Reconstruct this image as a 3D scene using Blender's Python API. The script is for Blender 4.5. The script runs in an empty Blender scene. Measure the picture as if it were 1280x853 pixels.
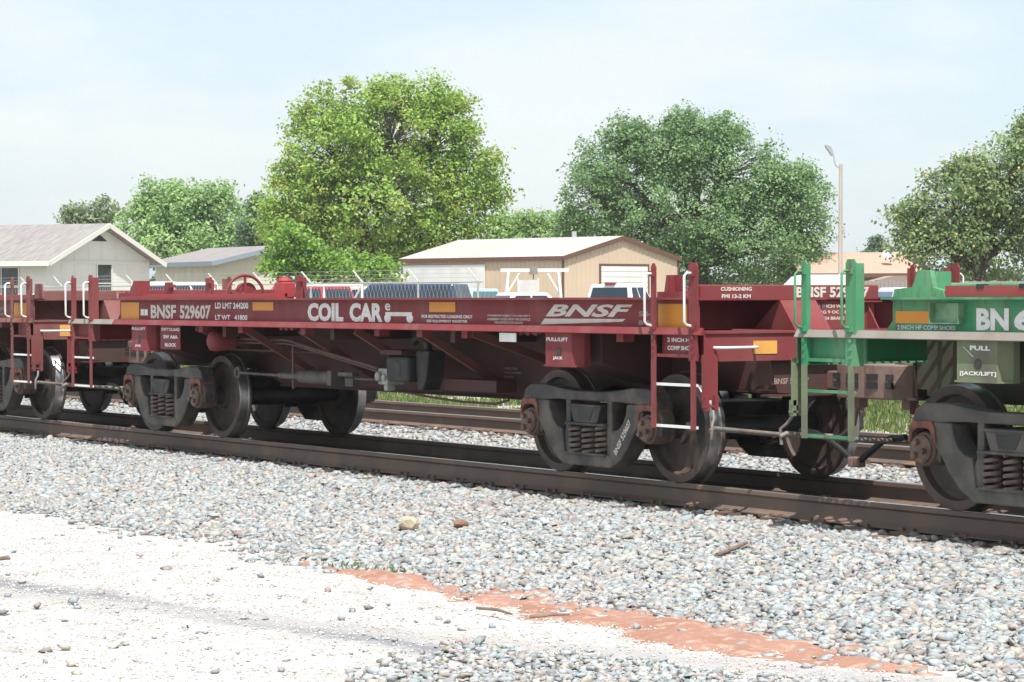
import bpy, math, random
import numpy as np
from mathutils import Vector, Matrix

R = math.radians
scene = bpy.context.scene
C = scene.collection

# ------------------------------------------------------------------ camera
F_PX, YAW, PITCH, ROLL = 3222.0, 0.57237, 0.01731, -0.00268
CAM = Vector((27.698, -13.642, 1.565))
FW = Vector((-math.cos(YAW) * math.cos(PITCH), math.sin(YAW) * math.cos(PITCH), -math.sin(PITCH)))
RT = Vector((math.sin(YAW), math.cos(YAW), 0))
UP = RT.cross(FW)
RT2 = RT * math.cos(ROLL) + UP * math.sin(ROLL)
UP2 = UP * math.cos(ROLL) - RT * math.sin(ROLL)
cam_data = bpy.data.cameras.new("camera")
cam = bpy.data.objects.new("camera", cam_data)
C.objects.link(cam)
cam.matrix_world = Matrix((
    (RT2.x, UP2.x, -FW.x, CAM.x), (RT2.y, UP2.y, -FW.y, CAM.y),
    (RT2.z, UP2.z, -FW.z, CAM.z), (0, 0, 0, 1)))
cam_data.sensor_width = 36.0
cam_data.lens = F_PX / 1280.0 * 36.0
cam_data.clip_start = 0.5
cam_data.clip_end = 6000
scene.camera = cam

# ------------------------------------------------------------------ sky, sun, exposure
SUN_DIR = Vector((0.50, -0.24, 1.0)).normalized()          # towards the sun
world = bpy.data.worlds.new("World")
scene.world = world
world.use_nodes = True
wn, wl = world.node_tree.nodes, world.node_tree.links
wn.clear()
w_out = wn.new('ShaderNodeOutputWorld')
w_bg = wn.new('ShaderNodeBackground')
w_sky = wn.new('ShaderNodeTexSky')
w_sky.sky_type = 'NISHITA'
w_sky.sun_disc = False
w_sky.sun_elevation = math.asin(SUN_DIR.z)
w_sky.sun_rotation = math.atan2(SUN_DIR.x, SUN_DIR.y)
w_sky.air_density = 1.0
w_sky.dust_density = 1.2
w_sky.ozone_density = 1.0
# thin high cloud veil over the whole sky
w_tc = wn.new('ShaderNodeTexCoord')
w_map = wn.new('ShaderNodeMapping')
w_map.inputs['Scale'].default_value = (1.8, 1.8, 6.0)
w_noise = wn.new('ShaderNodeTexNoise')
w_noise.inputs['Scale'].default_value = 3.4
w_noise.inputs['Detail'].default_value = 5
w_noise.inputs['Roughness'].default_value = 0.55
w_ramp = wn.new('ShaderNodeValToRGB')
w_ramp.color_ramp.elements[0].position = 0.42
w_ramp.color_ramp.elements[0].color = (0, 0, 0, 1)
w_ramp.color_ramp.elements[1].position = 0.60
w_ramp.color_ramp.elements[1].color = (1, 1, 1, 1)
w_mix = wn.new('ShaderNodeMix')
w_mix.data_type = 'RGBA'
w_mix.inputs['Factor'].default_value = 0.8
w_veil = wn.new('ShaderNodeMix')
w_veil.data_type = 'RGBA'
w_veil.inputs['A'].default_value = (3.85, 4.50, 4.95, 1)
w_veil.inputs['B'].default_value = (4.70, 4.95, 5.05, 1)
wl.new(w_tc.outputs['Generated'], w_map.inputs['Vector'])
wl.new(w_map.outputs['Vector'], w_noise.inputs['Vector'])
wl.new(w_noise.outputs['Fac'], w_ramp.inputs['Fac'])
wl.new(w_ramp.outputs['Color'], w_veil.inputs['Factor'])
wl.new(w_veil.outputs['Result'], w_mix.inputs['B'])
wl.new(w_sky.outputs['Color'], w_mix.inputs['A'])
wl.new(w_mix.outputs['Result'], w_bg.inputs['Color'])
w_bg.inputs['Strength'].default_value = 0.125
wl.new(w_bg.outputs['Background'], w_out.inputs['Surface'])

sun_data = bpy.data.lights.new("sun", 'SUN')
sun_data.energy = 4.0
sun_data.angle = R(0.53)
sun_data.color = (1.0, 0.965, 0.91)
sun = bpy.data.objects.new("sun", sun_data)
C.objects.link(sun)
sun.rotation_euler = SUN_DIR.to_track_quat('Z', 'Y').to_euler()
sun.location = (0, -20, 60)

scene.view_settings.view_transform = 'Standard'
scene.view_settings.look = 'None'
scene.view_settings.exposure = 0.66
scene.view_settings.gamma = 1.0
scene.view_settings.use_curve_mapping = False
scene.render.engine = 'CYCLES'
scene.cycles.max_bounces = 6
scene.cycles.diffuse_bounces = 4
scene.cycles.transparent_max_bounces = 8

# ------------------------------------------------------------------ helpers
rng = np.random.default_rng(11)
random.seed(11)


def tag(o, label=None, cat=None, group=None, kind=None):
    if label: o['label'] = label
    if cat: o['category'] = cat
    if group: o['group'] = group
    if kind: o['kind'] = kind
    return o


def empty(name, loc=(0, 0, 0), rz=0.0):
    o = bpy.data.objects.new(name, None)
    C.objects.link(o)
    o.location = loc
    o.rotation_euler = (0, 0, rz)
    o.empty_display_size = 0.3
    return o


def link(name, mesh, parent=None, loc=(0, 0, 0), rot=(0, 0, 0)):
    o = bpy.data.objects.new(name, mesh)
    C.objects.link(o)
    o.parent = parent
    o.location = loc
    o.rotation_euler = rot
    return o


class MB:
    """collects shapes and links them as ONE mesh object"""
    def __init__(s):
        s.v, s.f = [], []

    def add(s, vs, fs):
        n = len(s.v)
        s.v += [tuple(p) for p in vs]
        s.f += [tuple(i + n for i in f) for f in fs]
        return s

    def box(s, x0, x1, y0, y1, z0, z1):
        x0, x1 = min(x0, x1), max(x0, x1); y0, y1 = min(y0, y1), max(y0, y1); z0, z1 = min(z0, z1), max(z0, z1)
        return s.add([(x0, y0, z0), (x1, y0, z0), (x1, y1, z0), (x0, y1, z0),
                      (x0, y0, z1), (x1, y0, z1), (x1, y1, z1), (x0, y1, z1)],
                     [(0, 3, 2, 1), (4, 5, 6, 7), (0, 1, 5, 4), (1, 2, 6, 5), (2, 3, 7, 6), (3, 0, 4, 7)])

    def bar(s, a, b, w, h, up=(0, 0, 1)):
        a, b = Vector(a), Vector(b)
        d = (b - a).normalized()
        u = Vector(up)
        if abs(d.dot(u)) > 0.98: u = Vector((1, 0, 0))
        r = d.cross(u).normalized() * (w / 2)
        u = r.cross(d).normalized() * (h / 2)
        vs = [p + sr * r + su * u for p in (a, b) for sr, su in ((-1, -1), (1, -1), (1, 1), (-1, 1))]
        return s.add(vs, [(3, 2, 1, 0), (4, 5, 6, 7), (0, 1, 5, 4), (1, 2, 6, 5), (2, 3, 7, 6), (3, 0, 4, 7)])

    def prism(s, poly, axis, a, b):
        """poly: list of 2D points; axis 'y': (x,z) extruded along y; 'x': (y,z); 'z': (x,y)"""
        ar = sum(poly[i][0] * poly[(i + 1) % len(poly)][1] - poly[(i + 1) % len(poly)][0] * poly[i][1] for i in range(len(poly)))
        if ar < 0: poly = poly[::-1]
        if a > b: a, b = b, a
        def P(p, t):
            return {'y': (p[0], t, p[1]), 'x': (t, p[0], p[1]), 'z': (p[0], p[1], t)}[axis]
        n = len(poly)
        vs = [P(p, a) for p in poly] + [P(p, b) for p in poly]
        fs = [tuple(range(n))[::-1], tuple(range(n, 2 * n))] + [(i, (i + 1) % n, n + (i + 1) % n, n + i) for i in range(n)]
        if axis == 'y': fs = [f[::-1] for f in fs]
        return s.add(vs, fs)

    def tube(s, path, r, n=8, cap=True):
        path = [Vector(p) for p in path]
        rs = r if isinstance(r, (list, tuple)) else [r] * len(path)
        vs = []
        prev = None
        for i, p in enumerate(path):
            d = (path[min(i + 1, len(path) - 1)] - path[max(i - 1, 0)]).normalized()
            if prev is None:
                u = d.orthogonal().normalized()
            else:
                u = prev - d * prev.dot(d)
                u = u.normalized() if u.length > 1e-5 else d.orthogonal().normalized()
            prev = u
            w = d.cross(u)
            for k in range(n):
                t = 2 * math.pi * k / n
                vs.append(p + (u * math.cos(t) + w * math.sin(t)) * rs[i])
        fs = []
        for i in range(len(path) - 1):
            for k in range(n):
                a, b = i * n + k, i * n + (k + 1) % n
                fs.append((a, b, b + n, a + n))
        if cap:
            fs.append(tuple(range(n))[::-1]); fs.append(tuple(range((len(path) - 1) * n, len(path) * n)))
        return s.add(vs, fs)

    def lathe(s, prof, c, axis='y', n=32, closed=False):
        """prof: list of (r, t) along the axis"""
        vs = []
        for r, t in prof:
            for k in range(n):
                a = 2 * math.pi * k / n
                ca, sa = r * math.cos(a), r * math.sin(a)
                p = {'y': (ca, t, sa), 'x': (t, ca, sa), 'z': (ca, sa, t)}[axis]
                vs.append((p[0] + c[0], p[1] + c[1], p[2] + c[2]))
        fs = []
        m = len(prof)
        for i in range(m if closed else m - 1):
            j = (i + 1) % m
            for k in range(n):
                q = (i * n + k, i * n + (k + 1) % n, j * n + (k + 1) % n, j * n + k)
                fs.append(q)
        if not closed:
            fs.append(tuple(range(n))[::-1]); fs.append(tuple(range((m - 1) * n, m * n)))
        return s.add(vs, fs)

    def torus(s, c, R0, r, axis='x', n=28, m=8, squash=1):
        prof = [(R0 + r * math.cos(2 * math.pi * k / m), r * squash * math.sin(2 * math.pi * k / m)) for k in range(m)]
        return s.lathe(prof, c, axis, n, closed=True)

    def mesh(s, name, mat, smooth=None):
        me = bpy.data.meshes.new(name)
        me.from_pydata(s.v, [], s.f)
        me.update()
        import bmesh
        bm = bmesh.new(); bm.from_mesh(me)
        bmesh.ops.recalc_face_normals(bm, faces=bm.faces)
        bm.to_mesh(me); bm.free()
        if mat: me.materials.append(mat)
        if smooth:
            me.polygons.foreach_set('use_smooth', [True] * len(me.polygons))
            me.set_sharp_from_angle(angle=R(smooth))
        return me

    def build(s, name, mat, parent=None, smooth=None, bevel=0, loc=(0, 0, 0), rot=(0, 0, 0)):
        o = link(name, s.mesh(name, mat, smooth), parent, loc, rot)
        if bevel:
            b = o.modifiers.new('bevel', 'BEVEL'); b.width = bevel; b.segments = 2; b.limit_method = 'ANGLE'; b.angle_limit = R(40)
        return o


def copy_tree(o, parent=None):
    c = o.copy(); C.objects.link(c); c.parent = parent
    for ch in o.children: copy_tree(ch, c)
    return c


def np_mesh(name, verts, faces, mat, cols=None, smooth=False):
    """verts (n,3), faces (m,k) numpy -> mesh, fast; cols (n,3) -> colour attribute 'tint'"""
    me = bpy.data.meshes.new(name)
    verts = np.ascontiguousarray(verts, dtype=np.float32); faces = np.ascontiguousarray(faces, dtype=np.int32)
    m, k = faces.shape
    me.vertices.add(len(verts)); me.vertices.foreach_set('co', verts.ravel())
    me.loops.add(m * k); me.loops.foreach_set('vertex_index', faces.ravel())
    me.polygons.add(m); me.polygons.foreach_set('loop_start', np.arange(0, m * k, k, dtype=np.int32))
    me.update(calc_edges=True)
    if cols is not None:
        at = me.color_attributes.new('tint', 'FLOAT_COLOR', 'POINT')
        c4 = np.ones((len(verts), 4), dtype=np.float32); c4[:, :3] = cols
        at.data.foreach_set('color', c4.ravel())
    if smooth: me.polygons.foreach_set('use_smooth', np.ones(m, dtype=bool))
    if mat: me.materials.append(mat)
    return me


# ------------------------------------------------------------------ materials
MATS = {}


def mat(name, col, rough=0.6, metal=0.0, col2=None, scale=4.0, amount=(0.40, 0.65), detail=5, bump=0.0, bscale=30.0,
        stretch=(1, 1, 1), spec=0.5, col3=None, scale3=18.0, amount3=(0.6, 0.72), coords='Object', emit=None):
    if name in MATS: return MATS[name]
    m = bpy.data.materials.new(name); m.use_nodes = True
    nt = m.node_tree; n, l = nt.nodes, nt.links
    b = n['Principled BSDF']
    b.inputs['Roughness'].default_value = rough
    b.inputs['Metallic'].default_value = metal
    b.inputs['Specular IOR Level'].default_value = spec
    b.inputs['Base Color'].default_value = (*col, 1)
    tc = n.new('ShaderNodeTexCoord')
    mp = n.new('ShaderNodeMapping'); mp.inputs['Scale'].default_value = stretch
    l.new(tc.outputs[coords], mp.inputs['Vector'])
    src = None
    if col2:
        t = n.new('ShaderNodeTexNoise'); t.inputs['Scale'].default_value = scale; t.inputs['Detail'].default_value = detail
        l.new(mp.outputs['Vector'], t.inputs['Vector'])
        r = n.new('ShaderNodeMapRange'); r.inputs['From Min'].default_value = amount[0]; r.inputs['From Max'].default_value = amount[1]
        l.new(t.outputs['Fac'], r.inputs['Value'])
        mx = n.new('ShaderNodeMix'); mx.data_type = 'RGBA'
        mx.inputs['A'].default_value = (*col, 1); mx.inputs['B'].default_value = (*col2, 1)
        l.new(r.outputs['Result'], mx.inputs['Factor'])
        src = mx.outputs['Result']
    if col3:
        t = n.new('ShaderNodeTexNoise'); t.inputs['Scale'].default_value = scale3; t.inputs['Detail'].default_value = 6
        l.new(mp.outputs['Vector'], t.inputs['Vector'])
        r = n.new('ShaderNodeMapRange'); r.inputs['From Min'].default_value = amount3[0]; r.inputs['From Max'].default_value = amount3[1]
        l.new(t.outputs['Fac'], r.inputs['Value'])
        mx = n.new('ShaderNodeMix'); mx.data_type = 'RGBA'
        mx.inputs['B'].default_value = (*col3, 1)
        if src: l.new(src, mx.inputs['A'])
        else: mx.inputs['A'].default_value = (*col, 1)
        l.new(r.outputs['Result'], mx.inputs['Factor'])
        src = mx.outputs['Result']
    if src: l.new(src, b.inputs['Base Color'])
    if bump:
        t = n.new('ShaderNodeTexNoise'); t.inputs['Scale'].default_value = bscale; t.inputs['Detail'].default_value = 4
        l.new(mp.outputs['Vector'], t.inputs['Vector'])
        bp = n.new('ShaderNodeBump'); bp.inputs['Strength'].default_value = bump; bp.inputs['Distance'].default_value = 0.02
        l.new(t.outputs['Fac'], bp.inputs['Height']); l.new(bp.outputs['Normal'], b.inputs['Normal'])
    MATS[name] = m
    return m


def attr_mat(name, rough=0.8, translucent=0.0, bump=0.0, noise=0.0):
    m = bpy.data.materials.new(name); m.use_nodes = True
    n, l = m.node_tree.nodes, m.node_tree.links
    b = n['Principled BSDF']; b.inputs['Roughness'].default_value = rough
    b.inputs['Specular IOR Level'].default_value = 0.3
    a = n.new('ShaderNodeAttribute'); a.attribute_name = 'tint'
    l.new(a.outputs['Color'], b.inputs['Base Color'])
    if noise:
        tc = n.new('ShaderNodeTexCoord'); t = n.new('ShaderNodeTexNoise'); t.inputs['Scale'].default_value = 60; t.inputs['Detail'].default_value = 3
        l.new(tc.outputs['Object'], t.inputs['Vector'])
        r = n.new('ShaderNodeMapRange'); r.inputs['To Min'].default_value = 1 - noise; r.inputs['To Max'].default_value = 1 + noise
        l.new(t.outputs['Fac'], r.inputs['Value'])
        v = n.new('ShaderNodeVectorMath'); v.operation = 'SCALE'
        l.new(a.outputs['Color'], v.inputs[0]); l.new(r.outputs['Result'], v.inputs['Scale'])
        l.new(v.outputs['Vector'], b.inputs['Base Color'])
    if translucent:
        out = n['Material Output']
        tr = n.new('ShaderNodeBsdfTranslucent'); l.new(a.outputs['Color'], tr.inputs['Color'])
        mx = n.new('ShaderNodeMixShader'); mx.inputs['Fac'].default_value = translucent
        l.new(b.outputs['BSDF'], mx.inputs[1]); l.new(tr.outputs['BSDF'], mx.inputs[2])
        l.new(mx.outputs['Shader'], out.inputs['Surface'])
    return m


M_RED = mat('red paint', (0.205, 0.036, 0.041), 0.62, spec=0.25, col2=(0.225, 0.072, 0.070), scale=1.6, amount=(0.42, 0.75), col3=(0.12, 0.045, 0.035), scale3=9, amount3=(0.55, 0.78), bump=0.06, stretch=(2.2, 1, 0.55))
M_BRN = mat('faded red brown paint', (0.175, 0.052, 0.048), 0.7, spec=0.25, col2=(0.23, 0.12, 0.105), scale=1.6, amount=(0.4, 0.7), col3=(0.09, 0.045, 0.035), scale3=9, amount3=(0.6, 0.75), bump=0.06)
M_GRN = mat('green paint', (0.045, 0.245, 0.115), 0.6, spec=0.25, col2=(0.15, 0.32, 0.18), scale=1.8, amount=(0.4, 0.7), col3=(0.14, 0.11, 0.07), scale3=8, amount3=(0.54, 0.74), bump=0.06, stretch=(2.2, 1, 0.6))
M_DRED = mat('grimy red underframe paint', (0.085, 0.027, 0.025), 0.75, col2=(0.06, 0.035, 0.028), scale=3, amount=(0.35, 0.6), bump=0.08)
M_DGRN = mat('grimy green underframe paint', (0.05, 0.095, 0.05), 0.75, col2=(0.07, 0.055, 0.04), scale=3, amount=(0.35, 0.6), bump=0.08)
M_DUST = mat('dusty walkway edge', (0.27, 0.245, 0.21), 0.8, col2=(0.20, 0.17, 0.14), scale=3, amount=(0.4, 0.7))
M_FRAME = mat('dark cast steel', (0.036, 0.036, 0.036), 0.6, col2=(0.13, 0.105, 0.085), scale=5, amount=(0.4, 0.7), col3=(0.11, 0.06, 0.04), scale3=7, amount3=(0.58, 0.72), bump=0.12, bscale=22)
M_FRAME2 = mat('dusty cast steel', (0.070, 0.066, 0.060), 0.7, col2=(0.135, 0.118, 0.10), scale=6, amount=(0.4, 0.7), col3=(0.13, 0.08, 0.055), scale3=7, amount3=(0.58, 0.72), bump=0.12, bscale=22)
M_BLACK = mat('black grease and rubber', (0.020, 0.020, 0.021), 0.6, col2=(0.05, 0.045, 0.04), scale=5, amount=(0.45, 0.7))  # also the painted shade of the bolster pocket, coupler slots and pad holes
M_STRUT = mat('dusty maroon strut paint', (0.17, 0.070, 0.062), 0.75, col2=(0.13, 0.075, 0.06), scale=4, spec=0.2)
M_HOSE = mat('hose rubber', (0.010, 0.010, 0.011), 0.55)
M_OLIVE = mat('dirty olive paint', (0.17, 0.20, 0.115), 0.75, col2=(0.12, 0.12, 0.085), scale=3, amount=(0.4, 0.65), bump=.08)
M_WHEEL = mat('rusty wheel plate', (0.075, 0.052, 0.045), 0.65, col2=(0.115, 0.08, 0.065), scale=5, amount=(0.4, 0.7), col3=(0.03, 0.028, 0.027), scale3=3, amount3=(0.5, 0.65), bump=0.05)
M_TREAD = mat('worn wheel tread', (0.42, 0.41, 0.41), 0.32, metal=0.9, col2=(0.22, 0.20, 0.19), scale=6, amount=(0.4, 0.7))
M_SPRING = mat('rusty brown springs', (0.16, 0.115, 0.09), 0.6, col2=(0.09, 0.06, 0.05), scale=14, amount=(0.4, 0.6))
M_RUST = mat('red brown rust', (0.27, 0.085, 0.06), 0.8, col2=(0.12, 0.06, 0.045), scale=10, amount=(0.4, 0.6), bump=0.2)
M_JRN = mat('brown journal steel', (0.085, 0.055, 0.042), 0.55, col2=(0.20, 0.12, 0.085), scale=9, amount=(0.45, 0.65), bump=0.1)
M_COUPLER = mat('rusty coupler casting', (0.17, 0.105, 0.085), 0.7, col2=(0.23, 0.16, 0.13), scale=6, amount=(0.4, 0.65), bump=0.15, bscale=18)
M_PIPE = mat('brown pipe paint', (0.12, 0.060, 0.05), 0.7, col2=(0.09, 0.05, 0.04), scale=5)
M_GALV = mat('galvanised grey rod', (0.22, 0.20, 0.18), 0.6, metal=0.2, col2=(0.15, 0.12, 0.10), scale=8)
M_WHITE = mat('white paint', (0.78, 0.77, 0.75), 0.5, col2=(0.62, 0.58, 0.55), scale=5, amount=(0.5, 0.8))
M_LETTER = mat('white stencil paint', (0.76, 0.75, 0.73), 0.6, col2=(0.62, 0.54, 0.52), scale=5, amount=(0.5, 0.8))
M_LETTER2 = mat('aged cream stencil paint', (0.62, 0.58, 0.52), 0.6, col2=(0.48, 0.38, 0.35), scale=6, amount=(0.5, 0.75))
M_LETTER3 = mat('dirty stencil paint', (0.36, 0.29, 0.26), 0.7, col2=(0.2, 0.12, 0.1), scale=9, amount=(0.45, 0.65))
M_LETTER4 = mat('pale blue stencil paint', (0.50, 0.62, 0.62), 0.6)
M_ORANGE = mat('orange reflective sheet', (0.66, 0.26, 0.012), 0.45, col2=(0.60, 0.23, 0.02), scale=4, amount=(0.4, 0.7))
M_ORANGE2 = mat('faded orange reflective sheet', (0.75, 0.38, 0.08), 0.5, col2=(0.6, 0.3, 0.1), scale=4)
M_REDBRT = mat('bright red strip', (0.33, 0.036, 0.040), 0.5, col2=(0.27, 0.055, 0.055), scale=3, amount=(0.4, 0.7))
M_LENS = mat('clear lens', (0.6, 0.65, 0.7), 0.1)
M_RAIL = mat('rusty rail steel', (0.165, 0.112, 0.085), 0.65, col2=(0.125, 0.095, 0.08), scale=2.2, amount=(0.4, 0.65), col3=(0.24, 0.145, 0.09), scale3=1.3, amount3=(0.55, 0.75), bump=0.05)
M_RAILTOP = mat('polished rail head', (0.50, 0.49, 0.48), 0.25, metal=0.9)
M_TIE = mat('weathered timber tie', (0.12, 0.085, 0.065), 0.9, col2=(0.21, 0.14, 0.10), scale=3, amount=(0.4, 0.65), stretch=(1, 6, 1), bump=0.3)


# ------------------------------------------------------------------ lettering
_txt = {}


def text_mesh(s, mt, bold=0.0, shear=0.0, space=1.0):
    key = (s, mt.name, bold, shear)
    if key in _txt: return _txt[key]
    cu = bpy.data.curves.new('lettering', 'FONT')
    cu.body = s; cu.size = 1.0; cu.offset = bold; cu.shear = shear; cu.space_character = space
    cu.resolution_u = 3
    ob = bpy.data.objects.new('tmp', cu)
    me = bpy.data.meshes.new_from_object(ob)
    bpy.data.objects.remove(ob); bpy.data.curves.remove(cu)
    n = len(me.vertices)
    co = np.zeros(n * 3, dtype=np.float32); me.vertices.foreach_get('co', co); co = co.reshape(-1, 3)
    lo, hi = co.min(0), co.max(0)
    co[:, 0] = (co[:, 0] - lo[0]) / (hi[0] - lo[0]); co[:, 1] = (co[:, 1] - lo[1]) / (hi[1] - lo[1]); co[:, 2] = 0
    me.vertices.foreach_set('co', co.ravel()); me.update()
    me.materials.clear(); me.materials.append(mt)
    _txt[key] = me
    return me


def letter(s, x0, x1, z0, z1, y, parent, mt=None, bold=0.02, shear=0.0, name='lettering', face='side'):
    """flat painted lettering fitted to a rectangle; face 'side' looks towards -y, 'end' towards +x (x0,x1 are then y values, y is x)"""
    o = link(name, text_mesh(s, mt or M_LETTER, bold, shear), parent)
    o.scale = (x1 - x0, z1 - z0, 1)
    if face == 'side':
        o.location = (x0, y, z0); o.rotation_euler = (R(90), 0, 0)
    else:
        o.location = (y, x0, z0); o.rotation_euler = (R(90), 0, R(90))
    return o


# ------------------------------------------------------------------ terrain
def ground_z(x, y):
    """height of the ground, rail top = 0"""
    pts = [(-60, -0.55), (-7, -0.50), (-4.25, -0.46), (-3.2, -0.36), (-1.75, -0.235), (-1.3, -0.215), (7.3, -0.215), (8.6, -0.40), (12, -0.45), (20, -0.22), (30, 0.06), (40, 0.14), (70, 0.30), (140, 0.45), (600, 1.0)]
    return np.interp(y, [p[0] for p in pts], [p[1] for p in pts])


def at(px, D, z=None):
    """a place on the ground D metres out on the bearing of picture column px (of 1280)"""
    p = CAM + FW * D + RT2 * ((px - 640) / F_PX * D)
    return Vector((p.x, p.y, float(ground_z(p.x, p.y)) if z is None else z))


def hz(py, D):
    """height of picture row py at distance D"""
    return CAM.z + FW.z * D + (426.5 - py) / F_PX * D


def noise2(x, y, f, seed=0):
    s = 0
    for k in range(4):
        a = seed * 1.7 + k * 2.399
        s = s + np.sin((x * math.cos(a) + y * math.sin(a)) * f * (1 + 0.37 * k) + seed * 3.1 + k * 1.3)
    return s / 4


# ground sheet reaching the horizon
xs = np.concatenate([np.linspace(-900, -60, 14), np.linspace(-55, 40, 60), np.linspace(50, 500, 10)])
ys = np.array([-200, -60, -30, -15, -9, -7, -6, -5, -4.25, -3.7, -3.2, -2.5, -1.75, -1.3, 0, 3, 6, 7.3, 7.8, 8.6, 10, 12, 16, 20, 25, 30, 40, 55, 70, 100, 140, 250, 500, 1000])
gx, gy = np.meshgrid(xs, ys)
gz = ground_z(gx, gy) - 0.02
nx, ny = len(xs), len(ys)
idx = np.arange(nx * ny).reshape(ny, nx)
gf = np.stack([idx[:-1, :-1].ravel(), idx[:-1, 1:].ravel(), idx[1:, 1:].ravel(), idx[1:, :-1].ravel()], 1)
M_GROUND = mat('dry grassy earth', (0.16, 0.15, 0.07), 0.95, col2=(0.26, 0.22, 0.15), scale=0.25, amount=(0.4, 0.65), col3=(0.10, 0.13, 0.045), scale3=0.8, amount3=(0.5, 0.65), coords='Object')
ground = link('ground', np_mesh('ground', np.stack([gx.ravel(), gy.ravel(), gz.ravel()], 1), gf, M_GROUND))
tag(ground, kind='structure')


def sheet(name, outline_y0, outline_y1, x0, x1, dz, mt, nxs=160, nys=24, jag=0.0, jf=1.5, kind='structure', pw=1.0):
    """strip of ground between two wavering lines y0(x), y1(x), draped dz above the terrain"""
    xs_ = np.linspace(x0, x1, nxs)
    t = 1 - (1 - np.linspace(0, 1, nys)[:, None]) ** pw
    a = outline_y0(xs_) + jag * (noise2(xs_, xs_ * 0, jf, 1) + .6 * noise2(xs_, xs_ * 0, jf * 4.3, 5)); b = outline_y1(xs_) + jag * (noise2(xs_, xs_ * 0, jf * 1.3, 2) + .6 * noise2(xs_, xs_ * 0, jf * 5.1, 7))
    Y = a[None, :] * (1 - t) + b[None, :] * t
    X = np.repeat(xs_[None, :], nys, 0)
    Z = ground_z(X, Y) + dz
    i = np.arange(nxs * nys).reshape(nys, nxs)
    f = np.stack([i[:-1, :-1].ravel(), i[:-1, 1:].ravel(), i[1:, 1:].ravel(), i[1:, :-1].ravel()], 1)
    o = link(name, np_mesh(name, np.stack([X.ravel(), Y.ravel(), Z.ravel()], 1), f, mt, smooth=True))
    tag(o, kind=kind)
    return o


K = lambda v: (lambda x: np.full_like(x, v))
# white crushed-rock lot in front, with a darker wheel streak
M_LOT = mat('white crushed rock', (0.49, 0.47, 0.445), 0.95, col2=(0.35, 0.33, 0.31), scale=3, amount=(0.5, 0.75), detail=8, col3=(0.26, 0.24, 0.225), scale3=38, amount3=(0.58, 0.72), bump=0.5, bscale=60)
sheet('road', K(-60), K(-4.02), -60, 60, -0.004, M_LOT, 400, 90, 0.04, 1.1, pw=3.0)
def add_streak(m, x0, y0, slope, width, col):
    """a worn grey wheel streak across the lot, broken up by noise"""
    n, l = m.node_tree.nodes, m.node_tree.links
    b = n['Principled BSDF']
    old = b.inputs['Base Color'].links[0].from_socket
    tc = n.new('ShaderNodeTexCoord'); sp = n.new('ShaderNodeSeparateXYZ'); l.new(tc.outputs['Object'], sp.inputs[0])
    def mth(op, a, v=None):
        q = n.new('ShaderNodeMath'); q.operation = op
        for i, x in enumerate((a, v)):
            if x is None: continue
            if isinstance(x, (int, float)): q.inputs[i].default_value = x
            else: l.new(x, q.inputs[i])
        return q.outputs[0]
    line = mth('ADD', mth('MULTIPLY', mth('SUBTRACT', sp.outputs['X'], x0), slope), y0)
    t = n.new('ShaderNodeTexNoise'); t.inputs['Scale'].default_value = 1.3; t.inputs['Detail'].default_value = 6; l.new(tc.outputs['Object'], t.inputs['Vector'])
    d = mth('ADD', mth('SUBTRACT', sp.outputs['Y'], line), mth('MULTIPLY', mth('SUBTRACT', t.outputs['Fac'], .5), .5))
    g = mth('EXPONENT', mth('MULTIPLY', mth('MULTIPLY', d, d), -1 / (width * width)))
    t2 = n.new('ShaderNodeTexNoise'); t2.inputs['Scale'].default_value = 9; t2.inputs['Detail'].default_value = 6; l.new(tc.outputs['Object'], t2.inputs['Vector'])
    fac = mth('MULTIPLY', g, mth('MULTIPLY', t2.outputs['Fac'], 1.9))
    mx = n.new('ShaderNodeMix'); mx.data_type = 'RGBA'; mx.inputs['B'].default_value = (*col, 1)
    l.new(old, mx.inputs['A']); l.new(fac, mx.inputs['Factor']); l.new(mx.outputs['Result'], b.inputs['Base Color'])


add_streak(M_LOT, 10.0, -6.62, 0.15, 0.20, (0.20, 0.20, 0.22))
add_streak(M_LOT, 14.0, -5.75, 0.35, 0.22, (0.36, 0.34, 0.33))
M_DIRT = mat('red earth', (0.34, 0.18, 0.13), 0.95, col2=(0.28, 0.135, 0.09), scale=3, amount=(0.4, 0.65), detail=7, col3=(0.42, 0.30, 0.245), scale3=12, amount3=(0.5, 0.7), bump=0.4, bscale=25)
DX = [10.4, 11.4, 13, 14.7, 16, 17.4]
DLO, DHI = [-4.50, -4.55, -4.74, -4.86, -4.88, -4.45], [-4.30, -4.18, -3.96, -3.88, -3.84, -4.05]
xs_ = np.linspace(10.4, 17.4, 420); t = np.linspace(-0.25, 1.25, 60)[:, None]
lo_, hi_ = np.interp(xs_, DX, DLO)[None], np.interp(xs_, DX, DHI)[None]
Y = lo_ * (1 - t) + hi_ * t; X = np.repeat(xs_[None], 60, 0)
Z = ground_z(X, Y) + 0.020 - 0.042 * np.abs(2 * t - 1) ** 2.2 - 0.04 * np.clip((X - 16.2) / 1.2, 0, 1) - 0.03 * np.clip((11.6 - X) / 1.2, 0, 1) + 0.026 * noise2(X, Y * 1.6, 2.3, 3) + 0.020 * noise2(X, Y * 1.5, 9, 5) + 0.009 * noise2(X, Y, 31, 6)
i = np.arange(60 * 420).reshape(60, 420)
tag(link('dirt_strip', np_mesh('dirt_strip', np.stack([X.ravel(), Y.ravel(), Z.ravel()], 1), np.stack([i[:-1, :-1].ravel(), i[:-1, 1:].ravel(), i[1:, 1:].ravel(), i[1:, :-1].ravel()], 1), M_DIRT, smooth=True)), kind='structure')
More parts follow.
